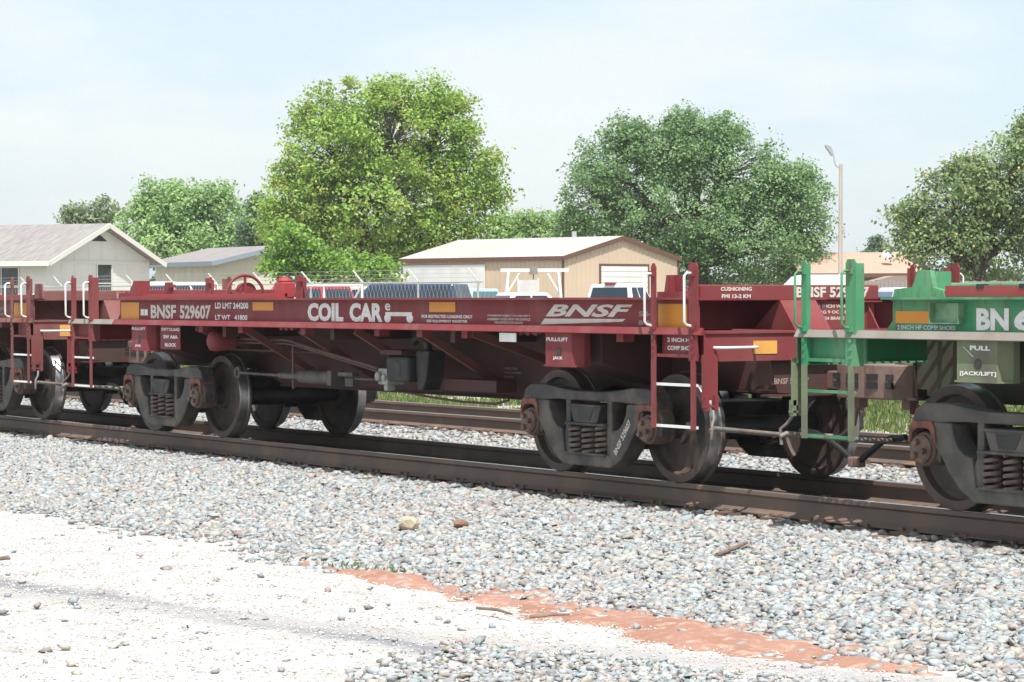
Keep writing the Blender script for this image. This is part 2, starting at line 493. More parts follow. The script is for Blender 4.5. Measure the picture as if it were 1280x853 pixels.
M_BED = mat('fine ballast grit', (0.30, 0.285, 0.27), 0.95, col2=(0.20, 0.185, 0.175), scale=25, amount=(0.4, 0.65), detail=8, bump=0.8, bscale=50)
sheet('ballast_bed', K(-4.15), K(8.0), -120, 60, -0.006, M_BED, 300, 60, 0.08, 1.4)
M_VERGE = mat('pale gravel verge', (0.42, 0.38, 0.33), 0.95, col2=(0.30, 0.27, 0.20), scale=2, amount=(0.42, 0.62), detail=8, col3=(0.17, 0.20, 0.08), scale3=0.7, amount3=(0.55, 0.68), bump=0.5, bscale=30)
sheet('gravel_verge', K(7.9), K(13.5), -120, 60, 0.002, M_VERGE, 200, 14, 0.3, 0.5)
M_YARD = mat('yard gravel', (0.40, 0.37, 0.33), 0.95, col2=(0.32, 0.30, 0.26), scale=0.6, amount=(0.4, 0.65), detail=8)
sheet('gravel_yard', K(17.0), K(58.0), -110, 60, 0.004, M_YARD, 120, 40, 0.4, 0.3)


# ------------------------------------------------------------------ ballast stones (uncountable: stuff)
def stones(name, n, x0, x1, y0, y1, s0, s1, keep, sink=0.25, low=False, palette=None):
    X = rng.uniform(x0, x1, n); Y = rng.uniform(y0, y1, n)
    k = keep(X, Y); X, Y = X[k], Y[k]; n = len(X)
    if low:
        base = np.array([(1, 0, 0), (-1, 0, 0), (0, 1, 0), (0, -1, 0), (0, 0, 1), (0, 0, -1)], float)
        fc = np.array([(0, 2, 4), (2, 1, 4), (1, 3, 4), (3, 0, 4), (2, 0, 5), (1, 2, 5), (3, 1, 5), (0, 3, 5)])
    else:
        base = np.array([(x, y, z) for x in (-1, 1) for y in (-1, 1) for z in (-1, 1)], float) * 0.72
        base = np.concatenate([base, np.array([(0.05, 0.1, 1.0)])])
        q = [(0, 1, 3, 2), (4, 6, 7, 5), (0, 4, 5, 1), (2, 3, 7, 6), (0, 2, 6, 4)]
        fc = [t for a, b, c, d in q for t in ((a, b, c), (a, c, d))] + [(1, 5, 8), (5, 7, 8), (7, 3, 8), (3, 1, 8)]
        fc = np.array(fc)
    nb = len(base)
    V = base[None] + rng.normal(0, 0.34, (n, nb, 3))
    V *= rng.uniform(0.62, 1.25, (n, 1, 3))
    s = rng.uniform(s0, s1, n) * np.where(rng.random(n) < 0.12, 1.35, 1.0)
    V *= s[:, None, None]
    # random rotation
    q = rng.normal(size=(n, 4)); q /= np.linalg.norm(q, axis=1)[:, None]
    w, x, y, z = q.T
    Rm = np.stack([1 - 2 * (y * y + z * z), 2 * (x * y - z * w), 2 * (x * z + y * w), 2 * (x * y + z * w), 1 - 2 * (x * x + z * z), 2 * (y * z - x * w), 2 * (x * z - y * w), 2 * (y * z + x * w), 1 - 2 * (x * x + y * y)], 1).reshape(n, 3, 3)
    V = np.einsum('nij,nkj->nki', Rm, V)
    V[:, :, 2] *= 0.58
    Z = ground_z(X, Y) + s * sink * rng.uniform(-0.6, 1.6, n) + 0.008 * noise2(X, Y, 5, 4)
    V[:, :, 0] += X[:, None]; V[:, :, 1] += Y[:, None]; V[:, :, 2] += Z[:, None]
    pal = np.array(palette or [(0.40, 0.41, 0.42), (0.44, 0.44, 0.42), (0.37, 0.40, 0.42), (0.45, 0.39, 0.365), (0.46, 0.42, 0.37), (0.30, 0.31, 0.32), (0.46, 0.46, 0.45), (0.40, 0.37, 0.36), (0.40, 0.435, 0.44), (0.42, 0.45, 0.465), (0.38, 0.41, 0.42), (0.36, 0.385, 0.39), (0.45, 0.38, 0.35), (0.44, 0.40, 0.34), (0.36, 0.30, 0.28)])
    c = pal[rng.integers(0, len(pal), n)] * rng.uniform(0.72, 1.05, (n, 1))
    st = np.exp(-((np.abs(np.abs(Y - np.where(Y > 2.5, 5.0, 0.0)) - .78)) / .28) ** 2) * rng.uniform(.2, 1.0, n)
    c = c * (1 - st[:, None] * .6) + np.array([0.17, 0.10, 0.065]) * st[:, None] * .6
    pk = np.clip(noise2(X, Y, .8, 12) * 1.5 + .3, 0, 1)[:, None] * .08
    c = c * np.array([0.965, 1.0, 1.0]) * (1 - pk) + np.array([0.36, 0.27, 0.23]) * pk
    F = (fc[None] + (np.arange(n) * nb)[:, None, None]).reshape(-1, 3)
    o = link(name, np_mesh(name, V.reshape(-1, 3), F, M_STONE, np.repeat(c, nb, 0)))
    return o


M_STONE = attr_mat('ballast stone', 0.85, noise=0.25)


def dirt_free(X, Y):
    lo = np.interp(X, [9.5, 11, 13, 14.7, 16, 17.2], [-4.55, -4.62, -4.86, -5.0, -5.02, -4.5]) + 0.07 * noise2(X, Y, 4, 1)
    hi = np.interp(X, [9.5, 11, 13, 14.7, 16, 17.2], [-4.5, -4.35, -4.1, -4.0, -3.95, -4.2]) + 0.07 * noise2(X, Y, 5, 2)
    inside = (Y > lo) & (Y < hi) & (X > 10.9) & (X < 16.8)
    return ~inside | (rng.random(len(X)) < np.where(np.minimum(Y - lo, hi - Y) < .20, .75, .30))


def keep_front(X, Y):
    toe = -4.24 + 0.16 * noise2(X, Y, 1.6, 6) + 0.08 * noise2(X, Y, 7, 3)
    p = np.clip((Y - toe) / 0.55 + 0.45, 0.03, 1) ** 1.3
    tie = ((X + 60) % 0.53 < 0.23) & (Y > -1.32)
    rail = (Y > -0.90)
    return (rng.random(len(X)) < p) & dirt_free(X, Y) & ~rail & ~tie


o = stones('ballast_stones', 92000, -11.5, 18.6, -4.7, -0.88, 0.018, 0.036, keep_front)
tag(o, 'loose grey and pink crushed ballast sloping down in front of the near rail', 'ballast', kind='stuff')


def keep_mid(X, Y):
    tie = ((X + 60) % 0.53 < 0.23) & ((np.abs(Y) < 1.32) | (np.abs(Y - 5.0) < 1.32))
    rail = (np.abs(np.abs(Y) - 0.755) < 0.11) | (np.abs(np.abs(Y - 5.0) - 0.755) < 0.11)
    return ~tie & ~rail & (rng.random(len(X)) < np.where(np.abs(Y) < 0.8, 0.5, 1.0))


o = stones('ballast_stones', 52000, -26, 12, -0.7, 8.3, 0.030, 0.048, keep_mid, low=True)
tag(o, 'crushed ballast between and around the two tracks behind the cars', 'ballast', kind='stuff')


def keep_lot(X, Y):
    edge = np.interp(X, [13.5, 14.5, 15.3, 16, 18.5], [-5.9, -5.6, -5.35, -5.1, -4.4]) + 0.15 * noise2(X, Y, 3, 8)
    p = np.where(Y < edge, np.clip((edge - Y) * 2.2, 0.05, 0.85), 0.0)
    # bare white road left of the gravel patch
    p = p * np.clip((X + 0.526 * Y - 11.6 + 0.3 * noise2(X, Y, 2.5, 9)) / 0.9, 0, 1)
    scatter = 0.010 * np.ones_like(X)
    return (rng.random(len(X)) < np.maximum(p, scatter)) & dirt_free(X, Y)


o = stones('loose_gravel', 30000, 7, 18.8, -8.4, -4.4, 0.014, 0.030, keep_lot, sink=0.35)
tag(o, 'thin scatter of grey gravel over the edge of the white lot', 'gravel', kind='stuff')
o = stones('road_grit', 26000, 2, 18.2, -8.6, -4.4, 0.005, 0.011, lambda X, Y: np.ones(len(X), bool), sink=0.4, low=True, palette=[(0.82, 0.79, 0.75), (0.75, 0.72, 0.68), (0.62, 0.56, 0.52), (0.74, 0.62, 0.55), (0.86, 0.83, 0.80)])
tag(o, 'fine white grit lying on the crushed rock lot', 'grit', kind='stuff')


# ------------------------------------------------------------------ tracks
def rail_profile():
    h = [(-0.076, -0.186), (0.076, -0.186), (0.076, -0.176), (0.025, -0.160), (0.009, -0.145), (0.009, -0.055), (0.030, -0.042), (0.037, -0.036), (0.036, -0.006), (0.028, 0.0)]
    return h + [(-x, z) for x, z in h[::-1] if True][:-2] + [(-0.076, -0.176)]


PROF = [(-0.076, -0.186), (0.076, -0.186), (0.076, -0.176), (0.025, -0.160), (0.009, -0.145), (0.009, -0.055), (0.030, -0.042), (0.037, -0.036), (0.036, -0.006), (0.028, -0.001),
        (-0.028, -0.001), (-0.036, -0.006), (-0.037, -0.036), (-0.030, -0.042), (-0.009, -0.055), (-0.009, -0.145), (-0.025, -0.160), (-0.076, -0.176)]


def track(name, yc, x0, x1, tx0, tx1, label):
    t = empty(name, (0, yc, 0)); tag(t, label, 'railway track')
    tie_me = MB().box(-0.11, 0.11, -1.30, 1.30, -0.385, -0.207).mesh('tie', M_TIE)
    pl = MB()
    pl.box(-0.095, 0.095, -0.18, 0.18, -0.2065, -0.188)
    for sx in (-0.06, 0.06):
        for sy in (-0.088, 0.088):
            pl.box(sx - 0.014, sx + 0.014, sy - 0.017, sy + 0.017, -0.189, -0.160)
    plate_me = pl.mesh('tie_plate', M_RAIL)
    for s in (-1, 1):
        r = MB().prism(PROF, 'x', x0, x1).build('rail', M_RAIL, t, loc=(0, s * 0.755, 0), smooth=30)
        MB().box(x0, x1, -0.027, 0.027, -0.0008, 0.0006).build('running_surface', M_RAILTOP, r)
    n0, n1 = math.ceil((tx0 + 60) / 0.53), int((tx1 + 60) / 0.53)
    for k in range(n0, n1):
        x = -60 + 0.53 * k + 0.115
        e = link('tie', tie_me, t, (x + random.uniform(-.02, .02), random.uniform(-.03, .03), random.uniform(-.008, .004)), (0, 0, random.uniform(-.012, .012)))
        for s in (-1, 1):
            link('tie_plate', plate_me, e, (0, s * 0.755, 0))
    return t


track('railway_track', 0.0, -400, 120, -17, 17.5, 'near railway track with rusty rails under the standing train')
track('railway_track', 5.0, -400, 120, -24, 12, 'empty second track with rusty rails behind the train')


# ------------------------------------------------------------------ coil cars
def sub_bar(mb, a, b, w, h):
    return mb.bar(a, b, w, h)


def make_wheel_mesh():
    m = MB()
    prof = [(0.03, -0.045), (0.13, -0.045), (0.135, 0.0), (0.20, 0.028), (0.33, 0.042), (0.375, 0.012), (0.388, -0.045), (0.452, -0.045),
            (0.457, -0.035), (0.459, 0.055), (0.468, 0.067), (0.483, 0.076), (0.482, 0.092), (0.470, 0.098), (0.40, 0.098), (0.385, 0.075), (0.33, 0.068), (0.20, 0.055), (0.14, 0.10), (0.03, 0.10)]
    m.lathe(prof, (0, 0, 0), 'y', 56)
    return m.mesh('wheel', M_WHEEL, 35)


WHEEL_ME = make_wheel_mesh()
TREAD_ME = MB().lathe([(0.4535, -0.0425), (0.4598, -0.033), (0.4612, 0.054), (0.4685, 0.0655), (0.45, 0.06), (0.45, -0.0405)], (0, 0, 0), 'y', 56, closed=True).mesh('tread', M_TREAD, 40)


def spring_mesh():
    m = MB()
    pts = []
    turns = 5.2
    for k in range(int(turns * 14) + 1):
        a = k * 2 * math.pi / 14
        pts.append((0.062 * math.cos(a), 0.062 * math.sin(a), 0.245 * k / (turns * 14)))
    m.tube(pts, 0.0165, 6)
    return m.mesh('spring', M_SPRING, 60)


SPRING_ME = spring_mesh()


def side_frame_mesh(mt):
    import bmesh
    # outline of the cast frame, half, then mirrored; holes are cut by building the frame from members
    m = MB()
    y0, y1 = -1.10, -0.94
    # top member (compression) with raised ends over the journals
    top = [(-1.02, 0.66), (-0.985, 0.745), (-0.90, 0.79), (-0.66, 0.795), (-0.42, 0.765), (-0.20, 0.748), (0.20, 0.748), (0.42, 0.765), (0.66, 0.795), (0.90, 0.79), (0.985, 0.745), (1.02, 0.66),
           (1.02, 0.58), (0.83, 0.635), (0.63, 0.66), (0.45, 0.668), (0.27, 0.665), (-0.27, 0.665), (-0.45, 0.668), (-0.63, 0.66), (-0.83, 0.635), (-1.02, 0.58)]
    m.prism(top, 'y', y0, y1)
    for s in (-1, 1):
        # pedestal legs either side of the journal
        m.prism([(s * 1.02, 0.62), (s * 1.065, 0.55), (s * 1.06, 0.40), (s * 1.00, 0.40), (s * 0.985, 0.60)], 'y', y0 + .01, y1 - .01)
        # diagonal tension member from journal down to the spring seat
        m.prism([(s * 0.83, 0.655), (s * 0.59, 0.655), (s * 0.575, 0.57), (s * 0.53, 0.49), (s * 0.46, 0.435), (s * 0.38, 0.42), (s * 0.335, 0.17), (s * 0.30, 0.125), (s * 0.38, 0.118), (s * 0.50, 0.18), (s * 0.62, 0.30), (s * 0.70, 0.42), (s * 0.81, 0.52)], 'y', y0 - .012, y1 + .012)
        # column beside the bolster
        m.prism([(s * 0.275, 0.68), (s * 0.345, 0.68), (s * 0.35, 0.42), (s * 0.40, 0.30), (s * 0.31, 0.15), (s * 0.275, 0.20)], 'y', y0 + .006, y1 - .006)
        # inner pedestal toe
        m.prism([(s * 0.80, 0.52), (s * 0.80, 0.40), (s * 0.735, 0.36), (s * 0.72, 0.44)], 'y', y0 + .012, y1 - .012)
    # bottom spring seat
    m.prism([(-0.42, 0.15), (-0.33, 0.215), (0.33, 0.215), (0.42, 0.15), (0.36, 0.105), (-0.36, 0.105)], 'y', y0 - .02, y1 + .02)
    m.box(-0.30, 0.30, -1.145, -0.90, 0.198, 0.222)
    me = m.mesh('side_frame', mt)
    return me


SF = {}


def make_truck(parent, x, mt, cond):
    """one two-axle truck; the bolster mesh carries the sub-parts"""
    b = MB()
    # bolster with its end seen in the side-frame window
    b.prism([(-0.235, 0.62), (0.235, 0.62), (0.175, 0.475), (-0.175, 0.475)], 'y', -1.13, 1.13)
    b.box(-0.255, 0.255, -1.145, 1.145, 0.613, 0.635)
    b.box(-0.30, 0.30, -1.145, -0.90, 0.455, 0.478); b.box(-0.30, 0.30, 0.90, 1.145, 0.455, 0.478)
    b.lathe([(0.0, 0.64), (0.2, 0.64), (0.2, 0.72), (0.0, 0.72)], (0, 0, 0), 'z', 20)
    t = b.build('truck', mt, parent, bevel=0.008, loc=(x, 0, 0))
    # flat black plate painting the shade inside the bolster pocket
    MB().prism([(-0.12, 0.60), (0.13, 0.60), (0.075, 0.50), (-0.09, 0.50)], 'y', -1.1345, -1.1305).build('bolster_pocket_shade', M_BLACK, t)
    if mt.name not in SF: SF[mt.name] = side_frame_mesh(mt)
    for s in (-1, 1):
        o = link('side_frame', SF[mt.name], t, rot=(0, 0, 0 if s < 0 else math.pi))
        bv = o.modifiers.new('bevel', 'BEVEL'); bv.width = 0.014; bv.segments = 2; bv.limit_method = 'ANGLE'; bv.angle_limit = R(35)
        for sx in (-0.2, 0.0, 0.2):
            for dy in ((-1.075, -0.965) if s < 0 else (1.02,)):
                link('spring', SPRING_ME, t, (sx, dy, 0.215), (0, 0, random.uniform(0, 6)))
    for sx in (-0.889, 0.889):
        ax = MB().tube([(0, -1.08, 0), (0, -0.95, 0), (0, -0.88, 0), (0, 0.88, 0), (0, 0.95, 0), (0, 1.08, 0)], [0.075, 0.075, 0.085, 0.085, 0.075, 0.075], 16)
        ax.build('axle', M_BLACK, t, smooth=40, loc=(sx, 0, 0.457))
        for s in (-1, 1):
            a0 = random.uniform(0, 6)
            w = link('wheel', WHEEL_ME, t, (sx, s * 0.755, 0.457), (0, a0, 0 if s < 0 else math.pi))
            link('tread', TREAD_ME, t, (sx, s * 0.755, 0.457), (0, a0, 0 if s < 0 else math.pi))
            # journal: adapter, bearing cup, end cap with three bolts
            j = MB()
            yo = s * 1.0
            j.lathe([(0.0, s * 0.91), (0.125, s * 0.91), (0.128, s * 1.09), (0.118, s * 1.105), (0.105, s * 1.11), (0.105, s * 1.135), (0.09, s * 1.15), (0.0, s * 1.152)], (0, 0, 0), 'y', 24)
            for k in range(3):
                an = a0 + k * 2.094
                j.lathe([(0.0, s * 1.148), (0.025, s * 1.148), (0.025, s * 1.182), (0.0, s * 1.182)], (0.055 * math.cos(an), 0, 0.055 * math.sin(an)), 'y', 6)
            j.build('journal_bearing', M_JRN, t, smooth=35, loc=(sx, 0, 0.457))
            ad = MB()
            ad.prism([(-0.145, 0.05), (-0.135, 0.16), (-0.10, 0.205), (0.10, 0.205), (0.135, 0.16), (0.145, 0.05), (0.128, 0.045), (0.10, 0.125), (0.05, 0.152), (-0.05, 0.152), (-0.10, 0.125), (-0.128, 0.045)], 'y', s * 0.95, s * 1.125)
            ad.build('bearing_adapter', M_RUST, t, loc=(sx, 0, 0.457), bevel=0.006)
    # brake beams between the wheels
    for sx in (-0.36, 0.36):
        q = MB(); q.box(sx - 0.03, sx + 0.03, -0.85, 0.85, 0.33, 0.42)
        for s in (-1, 1): q.box(sx * 1.12 - 0.05, sx * 1.12 + 0.05, s * 0.70, s * 0.82, 0.26, 0.56)
        q.build('brake_beam', M_BLACK, t)
    return t


def grating(parent, x0, x1, y0, y1, z, mt, pitch=0.085):
    """expanded-metal walkway: two families of slanted strands"""
    m = MB()
    k = 0.5
    L = (x1 - x0)
    n = int((y1 - y0 + L * k) / pitch) + 1
    for s in (1, -1):
        for i in range(n):
            ya = y0 - (L * k if s > 0 else 0) + i * pitch
            a, b = (x0, ya), (x1, ya + s * L * k)
            # clip to y-range
            def cl(p, q):
                (xa, pa), (xb, pb) = p, q
                pts = []
                t0, t1 = 0.0, 1.0
                d = pb - pa
                for lim, sg in ((y0, 1), (y1, -1)):
                    if abs(d) < 1e-9: continue
                    t = (lim - pa) / d
                    if d * sg > 0: t0 = max(t0, t)
                    else: t1 = min(t1, t)
                if t1 - t0 < 0.02: return None
                return (xa + (xb - xa) * t0, pa + d * t0), (xa + (xb - xa) * t1, pa + d * t1)
            c = cl(a, b)
            if c: m.bar((c[0][0], c[0][1], z), (c[1][0], c[1][1], z), 0.022, 0.012)
    return m.build('expanded_metal_walkway', mt, parent)


def coil_car(cx, paint, under, dustm, frame_mat, label, lettering_fn, hand_col=None, simple=False, xl=-5.02):
    car = empty('coil_car', (cx, 0, 0)); tag(car, label, 'coil car', 'coil cars of the train')
    P = {}
    # ---- side sills
    for s in (-1, 1):
        m = MB()
        xr = 6.10
        m.box(xl, xr, s * 1.272, s * 1.284, 1.285, 1.535)
        if s > 0: m.box(xl + .01, xr - .01, s * 1.262, s * 1.272, 1.29, 1.53)
        m.box(xl - 0.03, xr + 0.03, s * 1.15, s * 1.375, 1.535, 1.552)                      # top flange
        m.prism([(xl, 1.285), (xl - 0.10, 1.285), (xl, 1.38)], 'y', s * 1.272, s * 1.284)     # end gusset
        P['sill', s] = m.build('side_sill', paint, car)
        fl = [(s * 1.20, 1.272), (s * 1.395, 1.252), (s * 1.402, 1.258), (s * 1.372, 1.312), (s * 1.362, 1.312), (s * 1.366, 1.285), (s * 1.20, 1.285)]
        MB().prism(fl, 'x', -5.0, 6.27).build('bottom_flange', dustm if paint is M_GRN else paint, car)
        MB().prism(fl, 'x', -6.27, -5.0005).build('walkway_edge', dustm, car)
        # little hanger plates under the flange
        for i, hx in enumerate((-2.9, -1.95, -0.55, 0.95, 1.75, 2.55, 5.0)):
            q = MB(); q.box(hx, hx + 0.10, s * 1.30, s * 1.312, 1.185, 1.272); q.box(hx + .088, hx + 0.10, s * 1.20, s * 1.30, 1.185, 1.272)
            q.build('hanger_plate', paint, car)
        for hx in (-0.95, 3.55):
            q = MB()
            for k in range(3): q.box(hx + k * 0.12, hx + k * 0.12 + 0.05, s * 1.32, s * 1.34, 1.225, 1.272)
            q.box(hx - .02, hx + .32, s * 1.31, s * 1.32, 1.235, 1.272)
            q.build('clip_plate', paint, car)
    # ---- trough floor, slopes and centre sill
    m = MB(); m.box(-4.9, 4.6, -1.262, 1.262, 1.262, 1.271); m.build('trough_floor', under, car)
    m = MB()
    for s in (-1, 1): m.prism([(s * 1.25, 1.50), (s * 1.25, 1.485), (s * 0.30, 1.275), (s * 0.28, 1.29)], 'x', -4.85, 5.25)
    m.build('trough_slope', paint, car)
    cs = [(-5.95, 1.26), (5.95, 1.26), (5.95, 0.80), (4.9, 0.76), (3.55, 0.76), (2.95, 0.60), (-2.75, 0.60), (-3.35, 0.76), (-4.9, 0.76), (-5.95, 0.80)]
    m = MB()
    m.prism(cs, 'y', -0.36, -0.348); m.prism(cs, 'y', 0.348, 0.36)
    m.box(-2.75, 2.95, -0.40, 0.40, 0.588, 0.600)
    m.box(-5.95, -3.35, -0.37, 0.37, 0.762, 0.774); m.box(3.55, 5.95, -0.37, 0.37, 0.762, 0.774)
    m.box(-4.9, 4.9, -0.355, 0.355, 1.24, 1.258)
    P['csill'] = m.build('center_sill', under, car)
    # ---- cross struts and bearers
    for x in (-3.05, -1.9, -0.65, 0.5, 1.75, 2.65):
        for s in (-1, 1):
            m = MB(); m.bar((x, s * 1.26, 1.235), (x, s * 0.36, 0.72 if abs(x) < 2.6 else 0.95), 0.075, 0.05, up=(1, 0, 0))
            m.build('cross_strut', M_STRUT if paint is not M_GRN else under, car)
    for x in (-2.4, 0.0, 2.3):
        m = MB(); m.box(x - .04, x + .04, -1.25, 1.25, 1.14, 1.26); m.build('cross_bearer', under, car)
    # ---- body bolsters with jacking pads at each corner
    for sx in (-1, 1):
        x = sx * 4.272
        m = MB(); m.prism([(-1.10, 1.255), (1.10, 1.255), (1.10, 1.0), (0.5, 0.80), (-0.5, 0.80), (-1.10, 1.0)], 'x', x - 0.22, x + 0.22)
        m.build('body_bolster', under, car)
        for s in (-1, 1):
            m = MB()
            # plan: front face with splayed cheeks
            plan = [(x - 0.26, s * 1.362), (x + 0.14, s * 1.362), (x + 0.20, s * 1.27), (x + 0.20, s * 1.21), (x - 0.28, s * 1.21), (x - 0.28, s * 1.34)]
            m.prism(plan, 'z', 0.975, 1.252)
            m.prism([(p[0] + (0.012 if p[0] > x else -0.012), p[1] + s * 0.012) for p in plan], 'z', 0.962, 0.975)
            P['jack', sx, s] = m.build('jacking_pad', M_OLIVE if paint is M_GRN else paint, car)
            MB().lathe([(0.0, s * 1.3635), (0.036, s * 1.3635), (0.036, s * 1.366), (0.0, s * 1.366)], (0, 0, 0), 'y', 18).build('hole_shade', M_BLACK, P['jack', sx, s], loc=(x - 0.05, 0, 1.09))  # black disc painted on for the shade inside the pad's opening
    # ---- ends
    for sx in (-1, 1):
        xb = 5.74 if sx > 0 else -xl           # bulkhead station
        # end sill
        m = MB()
        m.box(sx * 6.272, sx * 6.285, -1.365, 1.365, 1.06, 1.265); m.box(sx * 6.13, sx * 6.30, -1.365, 1.365, 1.265, 1.284); m.box(sx * 6.18, sx * 6.285, -1.33, 1.33, 1.045, 1.06)
        P['esill', sx] = m.build('end_sill', paint, car)
        for s in (-1, 1):
            MB().box(sx * max(5.55, xb), sx * 6.26, s * 1.30, s * 1.32, 1.07, 1.268).build('platform_edge', paint, car)
        # bulkhead: top beam, recessed bay, sloped centre cover, flush bay
        m = MB()
        m.box(sx * (xb - .10), sx * (xb + .04), -1.02, 0.87, 1.527, 1.655)
        P['bulk', sx] = m.build('end_bulkhead', paint, car, bevel=0.01)
        m = MB()
        m.box(sx * (xb - .50), sx * (xb - .48), -1.25, 0.30, 1.285, 1.528)
        m.box(sx * (xb - .48), sx * xb, -1.27, -1.25, 1.287, 1.53)
        m.box(sx * (xb - .50), sx * (xb + .05), -1.26, 0.30, 1.529, 1.5345)
        m.build('recess_panel', paint, car)
        m = MB(); m.prism([(sx * (xb - .30), 1.285), (sx * (xb + .02), 1.528), (sx * (xb + .05), 1.528), (sx * (xb + .25), 1.285)], 'y', -0.21, 0.17)
        m.build('center_cover', paint, car)
        m = MB(); m.box(sx * (xb - .02), sx * (xb + .015), 0.17, 0.84, 1.285, 1.5265)
        m.box(sx * (xb - .02), sx * (xb + .06), 0.62, 0.89, 1.508, 1.522)
        m.prism([(sx * (xb + .015), 1.285), (sx * (xb + .16), 1.285), (sx * (xb + .03), 1.47), (sx * (xb + .015), 1.5)], 'y', 0.76, 0.775)
        P['plate', sx] = m.build('bulkhead_plate', paint, car)
        # expanded-metal floor
        grating(car, min(sx * (xb + .02), sx * 6.14), max(sx * (xb + .02), sx * 6.14), -1.30, 1.30, 1.277, paint)
        if sx > 0: grating(car, 4.62, 5.24, -1.26, 1.26, 1.268, paint)
        # draft gear housing and striker
        m = MB()
        wd = 1.0 if sx > 0 else 0.40
        m.box(sx * 5.95, sx * 6.20, -0.62 * wd, 0.62 * wd, 0.84, 1.05)
        m.prism([(-0.66 * wd, 1.045), (0.66 * wd, 1.045), (0.58 * wd, 0.78), (0.24 * wd, 0.76), (-0.24 * wd, 0.76), (-0.58 * wd, 0.78)], 'x', sx * 6.20, sx * 6.225)
        m.box(sx * 6.15, sx * 6.27, -0.70 * wd, 0.70 * wd, 0.752, 0.768)
        P['strk', sx] = m.build('striker_plate', under if simple else M_DRED if paint is not M_GRN else M_DGRN, car)
        # coupler
        cb = empty_part_coupler(car, sx)
        # corner ladders (two posts each) on both sides
        for s in (-1, 1):
            for j, px_ in enumerate((5.63, 6.165)):
                wide = (sx > 0) == (j == 1); wz = 0.115 if wide else 0.062
                m = MB()
                m.box(sx * (px_ - wz / 2), sx * (px_ + wz / 2), s * 1.378, s * 1.390, 1.05, 1.80)
                m.prism([(sx * (px_ - wz / 2), 1.80), (sx * (px_ + wz / 2), 1.80), (sx * (px_ + wz / 2 - .02), 1.83), (sx * (px_ - wz / 2 + .02), 1.83)], 'y', s * 1.378, s * 1.390)
                e_ = sx * (px_ - wz / 2)
                m.box(e_, e_ + sx * 0.012, s * (1.31 if wide else 1.35), s * 1.378, 1.05, 1.80)
                for bz in (1.10, 1.16, 1.22):
                    m.box(sx * px_ - .014, sx * px_ + .014, s * 1.390, s * 1.402, bz, bz + .026)
                post = m.build('ladder_post', paint, car)
                # lower stile
                MB().box(sx * (px_ - .03), sx * (px_ + .03), s * 1.380, s * 1.392, 0.50, 1.05).build('stile', M_OLIVE if paint is M_GRN else paint, post)
                # hand grab, standing off towards the trackside
                hm = MB(); yo = s * 1.475
                hm.tube([(sx * px_, s * 1.39, 1.745), (sx * px_, s * 1.45, 1.745), (sx * px_, yo, 1.725), (sx * px_, yo, 1.36), (sx * px_, s * 1.45, 1.335), (sx * px_, s * 1.39, 1.322)], 0.0105, 8)
                hm.build('grab_iron', hand_col or M_WHITE, post, smooth=60)
                for gz_ in (1.745, 1.322):
                    MB().box(sx * px_ - .028, sx * px_ + .028, s * 1.389, s * 1.412, gz_ - .022, gz_ + .022).build('grab_bracket', paint, post)
            for rz_ in (0.52, 0.855):
                m = MB(); m.box(sx * 5.60, sx * 6.20, s * 1.362, s * 1.381, rz_ - .011, rz_ + .011)
                m.build('ladder_rung', hand_col or M_WHITE, car)
            m = MB(); m.box(sx * 5.60, sx * 6.20, s * 1.355, s * 1.377, 1.075, 1.10); m.box(sx * 5.65, sx * 6.10, s * 1.30, s * 1.312, 1.09, 1.25)
            m.build('ladder_tie_bar', paint, car)
            # end handhold and reflector
            m = MB(); m.tube([(sx * 6.285, s * 1.27, 1.155), (sx * 6.35, s * 1.26, 1.155), (sx * 6.36, s * 1.22, 1.155), (sx * 6.36, s * 0.92, 1.155), (sx * 6.35, s * 0.89, 1.155), (sx * 6.285, s * 0.88, 1.155)], 0.012, 8)
            m.build('end_handhold', hand_col or M_WHITE, car, smooth=60)
            # hanging bracket for the uncoupling rod
            m = MB(); m.box(sx * 6.29, sx * 6.305, s * 1.25, s * 1.40, 0.74, 1.10); m.box(sx * 6.29, sx * 6.34, s * 1.36, s * 1.39, 0.66, 0.78); m.box(sx * 6.29, sx * 6.34, s * 1.27, s * 1.30, 0.66, 0.78)
            m.box(sx * 6.29, sx * 6.335, s * 1.26, s * 1.40, 0.685, 0.70)
            m.build('rod_bracket', M_OLIVE if paint is M_GRN else paint, car)
        # uncoupling rod across the end with its handle loop
        m = MB()
        m.tube([(sx * 6.42, -1.40, 0.44), (sx * 6.43, -1.40, 0.56), (sx * 6.40, -1.36, 0.60), (sx * 6.36, -1.34, 0.66)], 0.013, 8)
        m.tube([(sx * 6.42, -1.41, 0.50), (sx * 6.40, -1.37, 0.525), (sx * 6.37, -1.28, 0.515), (sx * 6.36, -0.70, 0.455), (sx * 6.37, -0.05, 0.42), (sx * 6.46, 0.02, 0.52), (sx * 6.5, 0.03, 0.70)], 0.020, 8)
        m.build('uncoupling_rod', M_GALV, car, smooth=60)
        # air hose drooping to the glad hand
        m = MB()
        m.tube([(sx * 6.22, -0.34, 0.47), (sx * 6.40, -0.33, 0.455), (sx * 6.52, -0.32, 0.42), (sx * 6.66, -0.30, 0.345), (sx * 6.80, -0.29, 0.265), (sx * 6.85, -0.29, 0.24)], 0.026, 10)
        h = m.build('air_hose', M_HOSE, car, smooth=60)
        m = MB(); m.box(sx * 6.79, sx * 6.848, -0.335, -0.25, 0.205, 0.285); m.build('glad_hand', M_COUPLER, h, bevel=0.01)
    # ---- trucks
    make_truck(car, -4.272, frame_mat, 0); make_truck(car, 4.272, frame_mat, 1)
    # ---- load stops and rub strip standing on the sill
    lettering_fn(car, P)
    return car


